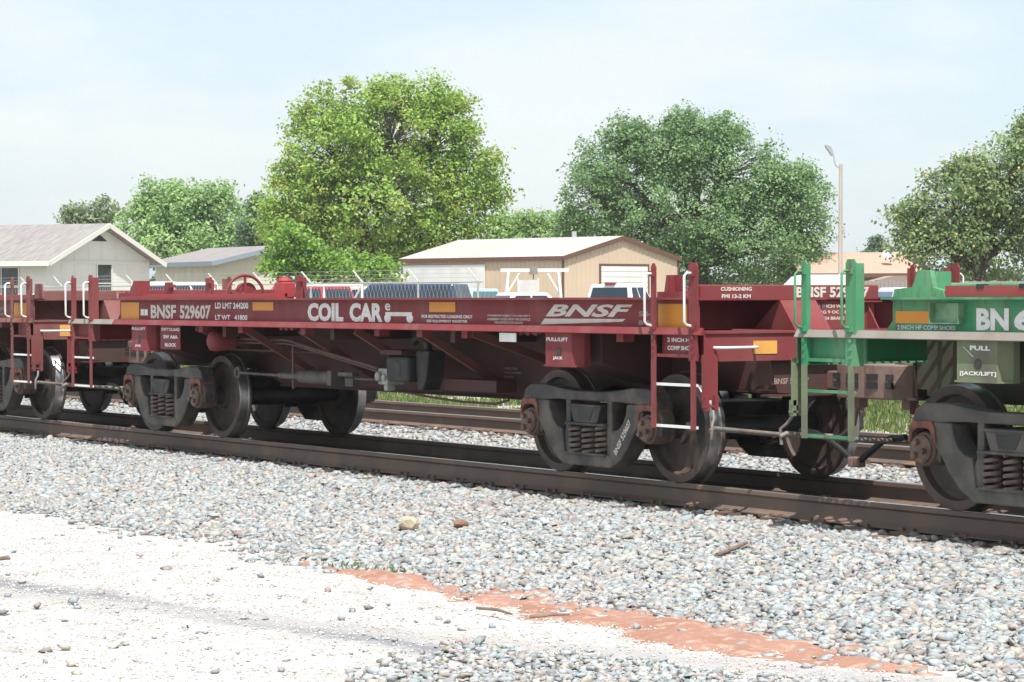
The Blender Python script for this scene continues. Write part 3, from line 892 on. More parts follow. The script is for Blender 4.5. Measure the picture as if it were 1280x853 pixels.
def empty_part_coupler(car, sx):
    m = MB()
    m.box(sx * 5.9, sx * 6.45, -0.07, 0.07, 0.80, 0.95)
    # head seen from above
    head = [(6.40, -0.10), (6.52, -0.21), (6.70, -0.235), (6.86, -0.22), (6.88, -0.15), (6.74, -0.10), (6.70, 0.02), (6.74, 0.12), (6.82, 0.20), (6.80, 0.25), (6.60, 0.22), (6.46, 0.12), (6.40, 0.09)]
    m.prism([(sx * a, sx * -b if sx < 0 else b) for a, b in head], 'z', 0.745, 1.02)
    m.prism([(sx * a, (-b if sx < 0 else b)) for a, b in [(6.44, -0.10), (6.56, -0.18), (6.84, -0.19), (6.72, -0.08), (6.68, 0.05), (6.52, 0.10)]], 'z', 1.015, 1.05)
    m.box(sx * 6.50, sx * 6.60, -0.05, 0.05, 0.66, 0.77)
    c = m.build('coupler', M_COUPLER, car, bevel=0.012)
    for (xa, xb_) in ((6.50, 6.57), (6.67, 6.80)):
        q = MB()
        q.box(sx * xa, sx * xb_, -0.241, -0.236 + 0.02, 0.895, 0.945); q.box(sx * xa, sx * xb_, -0.241, -0.236 + 0.02, 0.83, 0.88)
        q.build('core_slot_shade', M_BLACK, c)  # black slabs paint the shade inside the coupler's openings
    k = MB(); k.lathe([(0.0, 0.80), (0.055, 0.80), (0.06, 0.84), (0.06, 0.97), (0.055, 1.0), (0.0, 1.0)], (sx * 6.80, (0.17 if sx > 0 else -0.17), 0), 'z', 14)
    k.build('knuckle', M_COUPLER, c, smooth=50)
    return c


def reflector(x0, x1, z0, z1, y, parent, mt=None):
    m = MB(); m.box(x0, x1, y, y + 0.002 if y > 0 else y - 0.002, z0, z1)
    return m.build('reflector', mt or M_ORANGE, parent)


def end_reflector(y0, y1, z0, z1, x, parent, mt=None):
    m = MB(); m.box(x, x + 0.003, y0, y1, z0, z1)
    return m.build('reflector', mt or M_ORANGE2, parent)


def pictogram(parent, x0, x1, z0, z1, y):
    m = MB()
    w, h = x1 - x0, z1 - z0
    m.box(x0 + .06 * w, x0 + .97 * w, y - .001, y - .002, z0 + .62 * h, z0 + h)
    for c, r in ((0.13, 0.24), (0.90, 0.22)):
        m.lathe([(0.0, y - .0012), (1.0, y - .0012), (1.0, y - .0022), (0.0, y - .0022)], (0, 0, 0), 'y', 20)
        # scale the last disc into an ellipse
        n = 80
        for i in range(len(m.v) - n, len(m.v)):
            vx, vy, vz = m.v[i]
            m.v[i] = (x0 + c * w + vx * 0.115 * w, vy, z0 + .42 * h + vz * 0.42 * h)
    return m.build('pictogram', M_LETTER, parent)


YS = -1.2865      # lettering plane just proud of the sill web


def main_details(car, P):
    S = P['sill', -1]
    reflector(-4.985, -4.49, 1.312, 1.508, YS, S)
    for a in (-4.445, -4.345):
        reflector(a, a + 0.085, 1.36, 1.43, YS, S, M_WHITE)
    letter('BNSF', -4.18, -3.52, 1.325, 1.482, YS, S, M_LETTER2, 0.035)
    letter('529607', -3.42, -2.65, 1.325, 1.482, YS, S, M_LETTER2, 0.035)
    letter('LD LMT 244200', -2.545, -1.76, 1.442, 1.508, YS, S, M_LETTER, 0.035)
    letter('LT WT   41800', -2.545, -1.78, 1.320, 1.376, YS, S, M_LETTER, 0.035)
    reflector(-1.655, -1.19, 1.425, 1.512, YS, S)
    letter('COIL', -0.445, 0.295, 1.320, 1.506, YS, S, M_LETTER, 0.05)
    letter('CAR', 0.42, 1.07, 1.320, 1.506, YS, S, M_LETTER, 0.05)
    letter('e', 1.115, 1.215, 1.432, 1.502, YS, S, M_LETTER, 0.015)
    pictogram(S, 1.095, 1.64, 1.318, 1.418, YS)
    reflector(1.942, 2.406, 1.422, 1.515, YS, S)
    letter('FOR RESTRICTED LOADING ONLY', 1.80, 2.70, 1.366, 1.396, YS, S, M_LETTER, 0.03)
    letter('SEE EQUIPMENT REGISTER', 1.89, 2.615, 1.322, 1.350, YS, S, M_LETTER, 0.03)
    letter('OWNERSHIP SUBJECT TO A SECURITY', 2.955, 3.655, 1.382, 1.402, YS, S, M_LETTER2, 0.02)
    letter('AGREEMENT FILED WITH THE SURFACE', 2.95, 3.655, 1.352, 1.372, YS, S, M_LETTER2, 0.02)
    letter('TRANSPORTATION BOARD', 3.07, 3.54, 1.322, 1.342, YS, S, M_LETTER2, 0.02)
    letter('BNSF', 3.90, 5.20, 1.390, 1.496, YS, S, M_LETTER2, 0.035, 0.36)
    m = MB(); m.prism([(3.885, 1.372), (5.10, 1.375), (5.055, 1.352), (3.82, 1.320)], 'y', YS - .0005, YS - .0015)
    m.build('emblem_stripe', M_LETTER2, S)
    letter('S4-1', 5.285, 5.52, 1.40, 1.44, YS, S, M_LETTER3, 0.03)
    letter('B-90', 5.285, 5.51, 1.325, 1.365, YS, S, M_LETTER3, 0.03)
    reflector(5.56, 5.955, 1.306, 1.502, YS, S)
    # jack pads
    J = P['jack', 1, -1]
    letter('PULL/LIFT', 4.03, 4.36, 1.180, 1.212, -1.3645, J, M_LETTER, 0.03)
    letter('JACK', 4.13, 4.28, 1.018, 1.05, -1.3645, J, M_LETTER, 0.03)
    J = P['jack', -1, -1]
    letter('PULL/LIFT', -4.52, -4.16, 1.195, 1.225, -1.3645, J, M_LETTER, 0.03)
    letter('JACK', -4.44, -4.28, 1.00, 1.03, -1.3645, J, M_LETTER, 0.03)
    # stencils on a hanging plate behind the left pad
    m = MB(); m.box(-3.93, -3.42, -1.285, -1.275, 0.985, 1.255)
    q = m.build('stencil_plate', M_RED, car)
    letter('EMPTY/LOAD', -3.90, -3.43, 1.19, 1.225, -1.2865, q, M_LETTER, 0.04)
    letter('SW A&A', -3.85, -3.48, 1.105, 1.145, -1.2865, q, M_LETTER, 0.04)
    letter('BLOCK', -3.81, -3.52, 1.015, 1.055, -1.2865, q, M_LETTER, 0.04)
    # white tag under the sill
    m = MB(); m.box(3.29, 3.56, -1.374, -1.366, 1.165, 1.243); q = m.build('label_plate', M_WHITE, car)
    # centre-sill stencils
    letter('LUBRICATED', 1.78, 2.02, 0.868, 0.888, -0.3625, P['csill'], M_LETTER3, 0.02)
    letter('WEAR PLATES', 1.78, 2.08, 0.828, 0.848, -0.3625, P['csill'], M_LETTER3, 0.02)
    letter('CENTER', 1.78, 1.95, 0.788, 0.808, -0.3625, P['csill'], M_LETTER3, 0.02)
    letter('PLATE 3-06', 1.78, 2.0, 0.748, 0.768, -0.3625, P['csill'], M_LETTER3, 0.02)
    # right ladder stencils
    m = MB(); m.box(5.70, 6.08, -1.326, -1.3205, 1.10, 1.25); q = m.build('stencil_plate', M_RED, car)
    letter('2 INCH HF', 5.74, 6.07, 1.195, 1.23, -1.328, q, M_LETTER, 0.03)
    letter('COMP SHOE', 5.74, 6.07, 1.13, 1.165, -1.328, q, M_LETTER, 0.03)
    # end stencils
    B = P['bulk', 1]
    letter('CUSHIONING', -0.82, -0.50, 1.605, 1.638, 5.783, B, M_LETTER2, 0.04, face='end')
    letter('FMI 13-2 KM', -0.81, -0.51, 1.545, 1.578, 5.783, B, M_LETTER2, 0.04, face='end')
    letter('BNSF 529607', -0.03, 0.76, 1.548, 1.640, 5.783, B, M_LETTER2, 0.035, face='end')
    Q = P['plate', 1]
    letter('36 INCH WHEEL', 0.20, 0.60, 1.462, 1.490, 5.757, Q, M_LETTER2, 0.03, face='end')
    letter('SPRG 9 OC 6 IC 9 SS', 0.19, 0.67, 1.412, 1.440, 5.757, Q, M_LETTER2, 0.03, face='end')
    letter('NO. 24 BRAKE BEAM', 0.19, 0.65, 1.360, 1.388, 5.757, Q, M_LETTER2, 0.03, face='end')
    letter('BNSF 529607', -0.62, -0.26, 0.85, 0.90, 6.2265, P['strk', 1], M_LETTER3, 0.03, face='end')
    end_reflector(-0.88, -0.64, 1.10, 1.205, 6.2865, P['esill', 1])
    # ---- standing pieces on the near sill
    m = MB()
    m.box(-5.05, -1.20, -1.20, -1.12, 1.553, 1.602); m.box(-5.05, -1.20, -1.27, -1.20, 1.553, 1.575)
    m.build('rub_strip', M_REDBRT, car)
    m = MB(); m.prism([(-5.17, 1.553), (-5.15, 1.615), (-4.84, 1.625), (-4.75, 1.755), (-4.64, 1.755), (-4.64, 1.553)], 'y', -1.24, -1.22); m.box(-4.66, -4.64, -1.22, -1.08, 1.553, 1.755)
    m.build('end_stop', M_RED, car)
    m = MB(); m.box(5.56, 5.86, -1.30, -1.15, 1.553, 1.60); m.prism([(5.56, 1.553), (5.60, 1.735), (5.82, 1.735), (5.87, 1.553)], 'y', -1.235, -1.215); m.box(5.70, 5.715, -1.235 - .05, -1.235, 1.56, 1.73)
    m.build('end_stop', M_RED, car)
    for x0, x1, zt in ((-4.12, -3.95, 1.735), (-3.08, -2.98, 1.775), (-0.94, -0.86, 1.785)):
        m = MB(); m.box(x0, x1, -1.14, -1.12, 1.553, zt); m.box(x0, x0 + .015, -1.12, -1.04, 1.553, zt - .02); m.box(x1 - .06, x1 + .03, -1.16, -1.10, zt - .06, zt - .03)
        m.build('pin_bracket', M_RED, car)
    m = MB(); m.box(-1.42, -1.20, -1.16, -1.02, 1.553, 1.72); m.lathe([(0.0, 1.72), (0.075, 1.72), (0.07, 1.75), (0.03, 1.77), (0.0, 1.775)], (-1.31, -1.09, 0), 'z', 14)
    m.build('winch_box', M_REDBRT, car, bevel=0.015)
    # hand brake on its stand, wheel facing along the car
    hb = MB(); hb.box(-3.62, -3.50, -0.62, -0.30, 1.30, 1.62); hb.lathe([(0.0, -3.62), (0.11, -3.62), (0.11, -3.50), (0.0, -3.50)], (0, -0.40, 1.62), 'x', 20)
    b = hb.build('hand_brake', M_RED, car, bevel=0.01)
    m = MB(); m.torus((0, 0, 0), 0.235, 0.017, 'x', 36, 8)
    m.lathe([(0.0, -.03), (0.05, -.03), (0.05, .03), (0.0, .03)], (0, 0, 0), 'x', 14)
    for k in range(5):
        a = k * 2 * math.pi / 5 + math.pi / 2
        m.bar((0, 0, 0), (0, 0.23 * math.cos(a), 0.23 * math.sin(a)), 0.028, 0.018, up=(1, 0, 0))
    m.build('brake_wheel', M_RED, b, smooth=60, loc=(-3.46, -0.46, 1.575))
    # ---- air-brake gear under the frame
    m = MB(); m.lathe([(0.0, -1.30), (0.06, -1.295), (0.10, -1.27), (0.115, -1.21), (0.105, -1.12), (0.09, -1.0), (0.0, -0.98)], (-2.68, 0, 1.09), 'y', 20)
    m.build('air_tank', M_RED, car, smooth=60)
    m = MB(); m.tube([(-3.1, -0.95, 1.115), (-1.55, -0.95, 1.115), (-1.40, -0.95, 1.10), (-1.30, -0.95, 1.08), (0.40, -0.95, 0.855)], 0.018, 8); m.tube([(-3.1, -0.92, 1.075), (-1.60, -0.92, 1.075), (-1.35, -0.92, 1.055), (0.42, -0.92, 0.815)], 0.014, 8)
    m.build('brake_pipe', M_PIPE, car, smooth=60)
    m = MB(); m.box(-1.47, -1.44, -0.925, -0.905, 0.60, 1.07); m.build('pipe_hanger', M_PIPE, car)
    m = MB(); m.tube([(-2.75, -0.9, 0.74), (-1.8, -0.9, 0.735)], 0.016, 8); m.tube([(-1.78, -0.9, 0.735), (-1.30, -0.9, 0.735)], 0.034, 12); m.tube([(-1.30, -0.9, 0.735), (-0.60, -0.9, 0.735)], 0.07, 18)
    m.box(-0.60, -0.52, -0.98, -0.82, 0.66, 0.81); m.box(-0.45, -0.15, -0.94, -0.86, 0.76, 0.80); m.box(-0.30, -0.14, -0.94, -0.86, 0.66, 0.74); m.tube([(-0.2, -0.9, 0.74), (0.40, -0.9, 0.74)], 0.016, 8)
    m.torus((-2.78, -0.9, 0.742), 0.05, 0.018, 'y', 16, 6)
    m.build('brake_cylinder', M_FRAME2, car, smooth=50)
    m = MB(); m.box(0.44, 0.62, -0.98, -0.78, 0.70, 0.86); m.lathe([(0.0, -1.02), (0.045, -1.02), (0.05, -0.98), (0.0, -0.98)], (0.48, 0, 0.78), 'y', 12); m.lathe([(0.0, -1.005), (0.035, -1.005), (0.035, -0.98), (0.0, -0.98)], (0.575, 0, 0.77), 'y', 12); m.box(0.50, 0.57, -0.95, -0.85, 0.64, 0.70)
    m.build('control_valve', mat('pale grey casting', (0.38, 0.39, 0.35), 0.6, col2=(0.25, 0.24, 0.21), scale=9), car, bevel=0.01)
    m = MB(); m.box(0.66, 1.10, -1.02, -0.74, 0.74, 0.985); m.tube([(0.88, -1.03, 0.86), (0.88, -0.7, 0.86)], 0.10, 16)
    m.build('reservoir_box', M_BLACK, car, bevel=0.03)
    m = MB(); m.prism([(1.12, 1.05), (1.36, 1.05), (1.32, 0.80), (1.24, 0.66), (1.16, 0.66), (1.12, 0.80)], 'y', -0.95, -0.75); m.tube([(1.0, -0.9, 1.12), (1.1, -0.9, 1.18), (1.25, -0.9, 1.12), (1.25, -0.88, 1.02)], 0.04, 10)
    m.build('slack_adjuster', M_BLACK, car, bevel=0.02)
    m = MB(); m.box(0.60, 1.02, -1.05, -0.75, 1.0, 1.045); m.build('valve_bracket', M_DRED, car)
    m = MB(); m.box(1.35, 2.30, -0.78, -0.55, 0.665, 0.78); m.build('battery_tray', M_DRED, car, bevel=0.008)
    m = MB(); m.tube([(0.6, -0.75, 0.62), (1.1, -0.74, 0.585), (1.6, -0.72, 0.56), (2.2, -0.72, 0.56), (2.4, -0.70, 0.60)], 0.012, 6); m.build('brake_rod', M_PIPE, car, smooth=60)
    m = MB(); m.tube([(-5.5, -0.62, 0.95), (-3.5, -0.62, 0.98), (-1.0, -0.62, 0.98)], 0.016, 8); m.build('train_pipe', M_PIPE, car, smooth=60)


def left_details(car, P):
    S = P['sill', -1]
    reflector(5.42, 5.90, 1.306, 1.502, YS, S)
    letter('LOAD LIMIT', 4.62, 5.2, 1.40, 1.45, YS, S, M_LETTER3, 0.03)
    letter('NONE', 4.75, 5.1, 1.33, 1.37, YS, S, M_LETTER3, 0.03)
    letter('IN LBS', 5.93, 6.10, 1.415, 1.445, YS, S, M_LETTER3, 0.03)
    letter('BNSF 529611', -4.18, -2.65, 1.325, 1.482, YS, S, M_LETTER2, 0.035)
    letter('BNSF 529611', -0.03, 0.76, 1.548, 1.640, 5.783, P['bulk', 1], M_LETTER3, 0.035, face='end')
    end_reflector(-1.02, -0.70, 1.085, 1.225, 6.2865, P['esill', 1])
    m = MB(); m.box(-5.05, 5.9, -1.20, -1.12, 1.553, 1.602); m.build('rub_strip', M_REDBRT, car)
    m = MB(); m.box(5.9, 6.15, -1.30, -1.15, 1.553, 1.60); m.prism([(5.98, 1.553), (6.02, 1.735), (6.22, 1.735), (6.27, 1.553)], 'y', -1.235, -1.215)
    m.build('end_stop', M_BRN, car)


def green_details(car, P):
    S = P['sill', -1]
    reflector(-5.255, -4.875, 1.365, 1.452, YS, S)
    letter('2 INCH HF COMP SHOES', -5.24, -4.63, 1.320, 1.352, YS, S, M_LETTER4, 0.03)
    # placard pocket on the web
    m = MB()
    m.box(-4.84, -4.54, -1.292, -1.285, 1.365, 1.51); m.box(-4.84, -4.54, -1.345, -1.292, 1.365, 1.372); m.box(-4.84, -4.833, -1.345, -1.292, 1.372, 1.51); m.box(-4.547, -4.54, -1.345, -1.292, 1.372, 1.51)
    m.build('placard_pocket', mat('pale weathered green', (0.22, 0.36, 0.22), .7, col2=(0.12, 0.24, 0.13), scale=7), car)
    letter('BN', -4.42, -4.10, 1.322, 1.475, YS, S, M_LETTER, 0.045)
    letter('624117', -4.05, -2.9, 1.322, 1.475, YS, S, M_LETTER, 0.045)
    m = MB(); m.box(-4.95, 5.9, -1.20, -1.12, 1.553, 1.595); m.build('rub_strip', M_GRN, car)
    m = MB(); m.box(-4.78, 5.2, -1.245, -1.205, 1.555, 1.632); m.build('chock_rail', M_REDBRT, car)
    for k in range(12):
        MB().box(-4.46 + k * .42, -4.39 + k * .42, -1.25, -1.20, 1.612, 1.642).build('rail_clip', M_BLACK, car)
    m = MB(); m.prism([(-5.33, 1.553), (-5.31, 1.61), (-5.12, 1.625), (-5.06, 1.745), (-4.93, 1.74), (-4.90, 1.62), (-4.80, 1.60), (-4.78, 1.553)], 'y', -1.25, -1.21); m.box(-4.96, -4.92, -1.21, -1.06, 1.553, 1.735)
    m.build('end_stop', M_GRN, car)
    J = P['jack', -1, -1]
    letter('PULL', -4.40, -4.20, 1.185, 1.218, -1.3645, J, M_LETTER, 0.04)
    m = MB(); m.bar((-4.46, -1.3645, 1.21), (-4.36, -1.3645, 1.14), 0.02, 0.002); m.build('pull_arrow', M_LETTER, J)
    letter('[JACK/LIFT]', -4.50, -4.14, 1.005, 1.04, -1.3645, J, M_LETTER, 0.03)


main_car = coil_car(5.161, M_RED, M_DRED, M_DUST, M_FRAME, 'red coil car lettered BNSF 529607 and COIL CAR along its side sill', main_details)
left_car = coil_car(-8.549, M_BRN, M_DRED, M_DUST, M_FRAME2, 'faded brownish red coil car cut off at the left edge of the picture', left_details)
green_car = coil_car(18.871, M_GRN, M_DGRN, M_DUST, M_FRAME2, 'green coil car lettered BN6 cut off at the right edge of the picture', green_details, hand_col=M_GRN, xl=-5.29)
# white stencil along one side frame of the red car's right truck
for ch in main_car.children:
    if ch.name.startswith('truck') and ch.location.x > 0:
        l1 = letter('BNSF 529607', 0, 0.36, 0, 0.055, 0, ch, M_LETTER2, 0.03)
        l1.location = (0.445, -1.1155, 0.215); l1.rotation_euler = (R(90), R(-52), 0)

# ------------------------------------------------------------------ background helpers
RTH = Vector((math.sin(YAW), math.cos(YAW), 0)); FWH = Vector((-math.cos(YAW), math.sin(YAW), 0))


def heading(lat, dep):
    d = RTH * lat + FWH * dep
    return math.atan2(d.y, d.x)


M_SHINGLE = mat('grey asphalt shingle', (0.30, 0.275, 0.265), 0.9, col2=(0.22, 0.20, 0.19), scale=1.6, amount=(0.4, 0.62), detail=8, stretch=(1, 6, 1), bump=0.3, bscale=14)
M_SHINGLE2 = mat('tan shingle', (0.47, 0.32, 0.24), 0.9, col2=(0.40, 0.27, 0.20), scale=2, amount=(0.4, 0.62), stretch=(1, 6, 1))
M_SIDING = mat('cream board siding', (0.72, 0.70, 0.64), 0.7, col2=(0.66, 0.64, 0.58), scale=1.2, amount=(0.4, 0.7))
M_SIDING2 = mat('pale yellow siding', (0.60, 0.57, 0.45), 0.7, col2=(0.55, 0.52, 0.41), scale=1.2, amount=(0.4, 0.7))
M_BRICKT = mat('tan brick wall', (0.32, 0.22, 0.16), 0.9, col2=(0.26, 0.17, 0.12), scale=6, amount=(0.4, 0.65))
M_METALTAN = mat('tan metal cladding', (0.57, 0.455, 0.335), 0.55, col2=(0.53, 0.42, 0.31), scale=0.8, amount=(0.4, 0.7))
M_METALROOF = mat('white metal roof', (0.52, 0.485, 0.44), 0.5, col2=(0.46, 0.425, 0.385), scale=0.7, amount=(0.4, 0.7))
M_TRIM = mat('brown trim', (0.13, 0.065, 0.045), 0.6)
M_FASCIA = mat('white fascia', (0.70, 0.67, 0.60), 0.6)
M_BLUEF = mat('grey blue fascia', (0.22, 0.27, 0.32), 0.6)
M_GLASS = mat('dark window glass', (0.045, 0.055, 0.06), 0.08, col2=(0.08, 0.09, 0.09), scale=1.5)
M_CGLASS = mat('tinted car glass', (0.02, 0.035, 0.05), 0.06)
M_TGLASS = mat('teal car glass', (0.10, 0.19, 0.20), 0.06)
M_DOORW = mat('white door panel', (0.70, 0.70, 0.68), 0.5, col2=(0.64, 0.63, 0.61), scale=2)
M_TIRE = mat('tyre rubber', (0.022, 0.022, 0.023), 0.85)
M_RIM = mat('alloy rim', (0.45, 0.46, 0.47), 0.3, metal=0.8)
M_POLE = mat('grey timber pole', (0.50, 0.43, 0.37), 0.9, col2=(0.42, 0.36, 0.31), scale=5, stretch=(1, 1, 0.1), bump=0.3)
M_PICKET = mat('weathered fence boards', (0.27, 0.24, 0.22), 0.9, col2=(0.20, 0.17, 0.15), scale=4, stretch=(1, 1, 0.2))
M_BARK = mat('tree bark', (0.115, 0.092, 0.075), 0.95, col2=(0.065, 0.052, 0.043), scale=8, stretch=(1, 1, 0.25), bump=0.5)
M_LEAF = attr_mat('leaf', 0.55, translucent=0.42)
M_CABLE = mat('galvanised fence steel', (0.50, 0.50, 0.49), 0.45, metal=0.4)


def window(parent, mb_axis, c, w, h, mull=(1, 1), glass=None, frame=None):
    """window on a wall: axis 'x' wall faces -x (spans y), 'y' wall faces -y (spans x). c = centre on the wall"""
    cx, cy, cz = c
    fr = MB(); t = 0.055
    def bx(u0, u1, z0, z1, d0, d1, mb):
        if mb_axis == 'y': mb.box(cx + u0, cx + u1, cy - d1, cy - d0, cz + z0, cz + z1)
        else: mb.box(cx - d1, cx - d0, cy + u0, cy + u1, cz + z0, cz + z1)
    bx(-w / 2 - t, -w / 2, -h / 2 - t, h / 2 + t, -.01, .05, fr); bx(w / 2, w / 2 + t, -h / 2 - t, h / 2 + t, -.01, .05, fr)
    bx(-w / 2, w / 2, h / 2, h / 2 + t, -.01, .05, fr); bx(-w / 2 - .04, w / 2 + .04, -h / 2 - t - .002, -h / 2, -.01, .075, fr)
    for i in range(1, mull[0]): bx(-w / 2 + w * i / mull[0] - .018, -w / 2 + w * i / mull[0] + .018, -h / 2, h / 2, 0.0, .04, fr)
    for i in range(1, mull[1]): bx(-w / 2, w / 2, -h / 2 + h * i / mull[1] - .018, -h / 2 + h * i / mull[1] + .018, 0.0, .038, fr)
    o = fr.build('window', frame or M_FASCIA, parent)
    p = MB(); bx(-w / 2, w / 2, -h / 2, h / 2, -.008, .012, p); p.build('pane', glass or M_GLASS, o)
    return o


def gable_house(name, loc, rz, W, L, eave, ridge, wall_m, roof_m, trim_m, over=0.35, board=0.0, ribs=0.0, label='', cat='house'):
    """gable end spans local x 0..W at y=0 (faces -y); long wall spans local y 0..L at x=0 (faces -x)"""
    h = empty(name, loc, rz); tag(h, label, cat)
    m = MB(); m.prism([(0, -0.4), (W, -0.4), (W, eave), (W / 2, ridge), (0, eave)], 'y', 0, L)
    if ribs:
        n = int(W / ribs)
        for k in range(n + 1):
            x = k * ribs
            zt = eave + (ridge - eave) * (1 - abs(x - W / 2) / (W / 2)) - .02
            m.box(x - .025, x + .025, -.022, 0.005, -0.3, zt)
        for k in range(int(L / ribs) + 1): m.box(-.022, .005, k * ribs - .025, k * ribs + .025, -0.3, eave - .02)
    wall = m.build('wall', wall_m, h)
    if board:
        q = MB()
        for k in range(1, int(W / board)):
            x = k * board
            zt = eave + (ridge - eave) * (1 - abs(x - W / 2) / (W / 2)) - .03
            q.box(x - .012, x + .012, -.010, 0.004, -0.3, zt)
        for k in range(1, int(L / board)): q.box(-.010, .004, k * board - .012, k * board + .012, -0.3, eave - .03)
        q.build('batten', wall_m, wall)
    sl = (ridge - eave) / (W / 2)
    th = 0.07
    for s in (0, 1):
        r = MB()
        if s == 0: poly = [(-over, eave - over * sl + .02), (W / 2, ridge + .02), (W / 2, ridge + .02 + th), (-over, eave - over * sl + .02 + th)]
        else: poly = [(W + over, eave - over * sl + .02), (W / 2 + .0, ridge + .02), (W / 2 + .0, ridge + .02 + th), (W + over, eave - over * sl + .02 + th)]
        r.prism(poly, 'y', -over, L + over)
        if ribs:
            nrm = 1
            for k in range(int((L + 2 * over) / (ribs * 1.5)) + 1):
                y = -over + k * ribs * 1.5 + .02
                if s == 0: r.bar((-over, y, eave - over * sl + .02 + th), (W / 2, y, ridge + .02 + th), 0.04, 0.03)
                else: r.bar((W + over, y, eave - over * sl + .02 + th), (W / 2, y, ridge + .02 + th), 0.04, 0.03)
        rf = r.build('roof', roof_m, h)
    f = MB()
    for s in (0, 1):
        xe = -over if s == 0 else W + over
        f.bar((xe, -over - .015, eave - over * sl + .0), (W / 2, -over - .015, ridge + .0), 0.03, 0.19)
    f.build('rake_board', trim_m, h)
    f = MB(); f.box(-over - .03, -over - .002, -over, L + over, eave - over * sl - .09, eave - over * sl + .10)
    f.build('eave_board', trim_m, h)
    return h


# ------------------------------------------------------------------ left house
p = at(59, 100)
e_ = hz(322, 100) - p.z; r_ = hz(281, 103) - p.z
h = gable_house('house', p, heading(0.45, 0.893), 6.9, 15.0, e_, r_, M_SIDING, M_SHINGLE, M_FASCIA, 0.5, 0.9,
                label='cream house with grey shingle roof and dark windows at the left edge')
MB().prism([(2.95, r_ - .62), (3.45, r_ - .36), (3.95, r_ - .62)], 'y', -.03, .0).build('gable_vent', M_BLACK, h)
MB().box(0.02, 6.88, -.035, -.002, e_ - .16, e_ - .06).build('trim_board', M_FASCIA, h)
window(h, 'y', (3.75, 0, e_ - 0.95), 0.95, 1.5, (1, 2))
window(h, 'x', (0, 2.6, e_ - 1.05), 2.5, 1.4, (3, 2))
window(h, 'x', (0, 8.0, e_ - 1.05), 1.6, 1.4, (2, 2))
for y in (9.0, 10.5):
    MB().lathe([(0.0, r_ - .6), (0.06, r_ - .6), (0.06, r_ + .18), (0.09, r_ + .19), (0.09, r_ + .25), (0.0, r_ + .26)], (2.6, y, 0), 'z', 10).build('vent_pipe', M_CABLE, h)

# ------------------------------------------------------------------ small house left of the maple
p = at(272, 112)
h = gable_house('house', p, heading(0.86, 0.5), 5.6, 7.0, hz(326, 112) - p.z, hz(310, 116) - p.z, M_SIDING2, M_SHINGLE, M_BLUEF, 0.45, 0.7,
                label='small pale yellow house with blue grey eave beside the maple')
window(h, 'y', (3.6, 0, 1.5), 0.9, 1.3, (1, 2))
# pale building glimpsed under the maple
p = at(425, 118)
h = gable_house('shed', p, heading(0.95, 0.3), 2.9, 4.0, hz(345, 118) - p.z, hz(340, 121) - p.z, M_SIDING, M_SHINGLE, M_FASCIA, 0.3, 0.6,
                label='pale shed with dark doorways half hidden under the maple', cat='shed')
for x in (0.4, 1.9):
    d = MB(); d.box(x, x + 0.75, -.03, -.002, -.2, 1.75); d.build('door', M_GLASS, h)

# ------------------------------------------------------------------ tan metal building
D0 = 115
p = at(704, D0)
W_, L_ = 7.75, 10.6
ev, rg = hz(322.5, D0) - p.z, hz(298, D0 + 2.7) - p.z
h = gable_house('metal_building', p, heading(0.707, 0.707), W_, L_, ev, rg, M_METALTAN, M_METALROOF, M_TRIM, 0.12, ribs=0.30,
                label='tan ribbed metal building with white roof and brown trim behind the vehicles', cat='building')
MB().box(-.035, .05, -.035, .05, -.3, ev - .05).build('corner_trim', M_TRIM, h)
MB().box(W_ - .05, W_ + .035, -.035, .05, -.3, ev - .05).build('corner_trim', M_TRIM, h)
MB().box(-.035, .05, L_ - .05, L_ + .035, -.3, ev - .05).build('corner_trim', M_TRIM, h)
# roll-up door on the gable end
dx0, dx1, dt = 2.45, 5.6, hz(333, D0 + 2) - p.z
d = MB(); d.box(dx0 - .10, dx0, -.05, -.002, 0, dt + .1); d.box(dx1, dx1 + .10, -.05, -.002, 0, dt + .1); d.box(dx0, dx1, -.05, -.002, dt, dt + .1)
d = d.build('roll_up_door', M_TRIM, h)
ns = 11
slat = MB().box(dx0, dx1, -.042, -.004, 0.008, dt / ns - .008).mesh('door_slat', M_DOORW)
for k in range(ns): link('door_slat', slat, d, (0, 0, k * dt / ns))
# white sliding doors and walk doors on the long wall
t2 = hz(334, D0 + 5) - p.z
d = MB(); d.box(-.075, -.03, 4.9, 10.5, t2, t2 + .10); d = d.build('sliding_door', M_DOORW, h)
pan = MB().box(-.07, -.03, 0.012, 1.10, 0.0, t2).mesh('door_panel', M_DOORW)
for k in range(5): link('door_panel', pan, d, (0, 4.92 + k * 1.11, 0))
wk = MB(); wk.box(-.11, -.075, 7.35, 8.35, 0, 2.02); q = wk.build('walk_door', M_DOORW, h)
wk = MB(); wk.box(-.06, -.03, 1.55, 2.75, 0, hz(350, D0) - p.z); q = wk.build('walk_door', M_DOORW, h)
for a in (1.47, 2.75): MB().box(-.065, -.024, a, a + .08, 0, hz(350, D0) - p.z + .08).build('door_jamb', M_FASCIA, q)
MB().tube([(W_ / 2, 3.0, rg), (W_ / 2, 3.0, rg + .35)], 0.12, 10).build('roof_vent', M_CABLE, h)

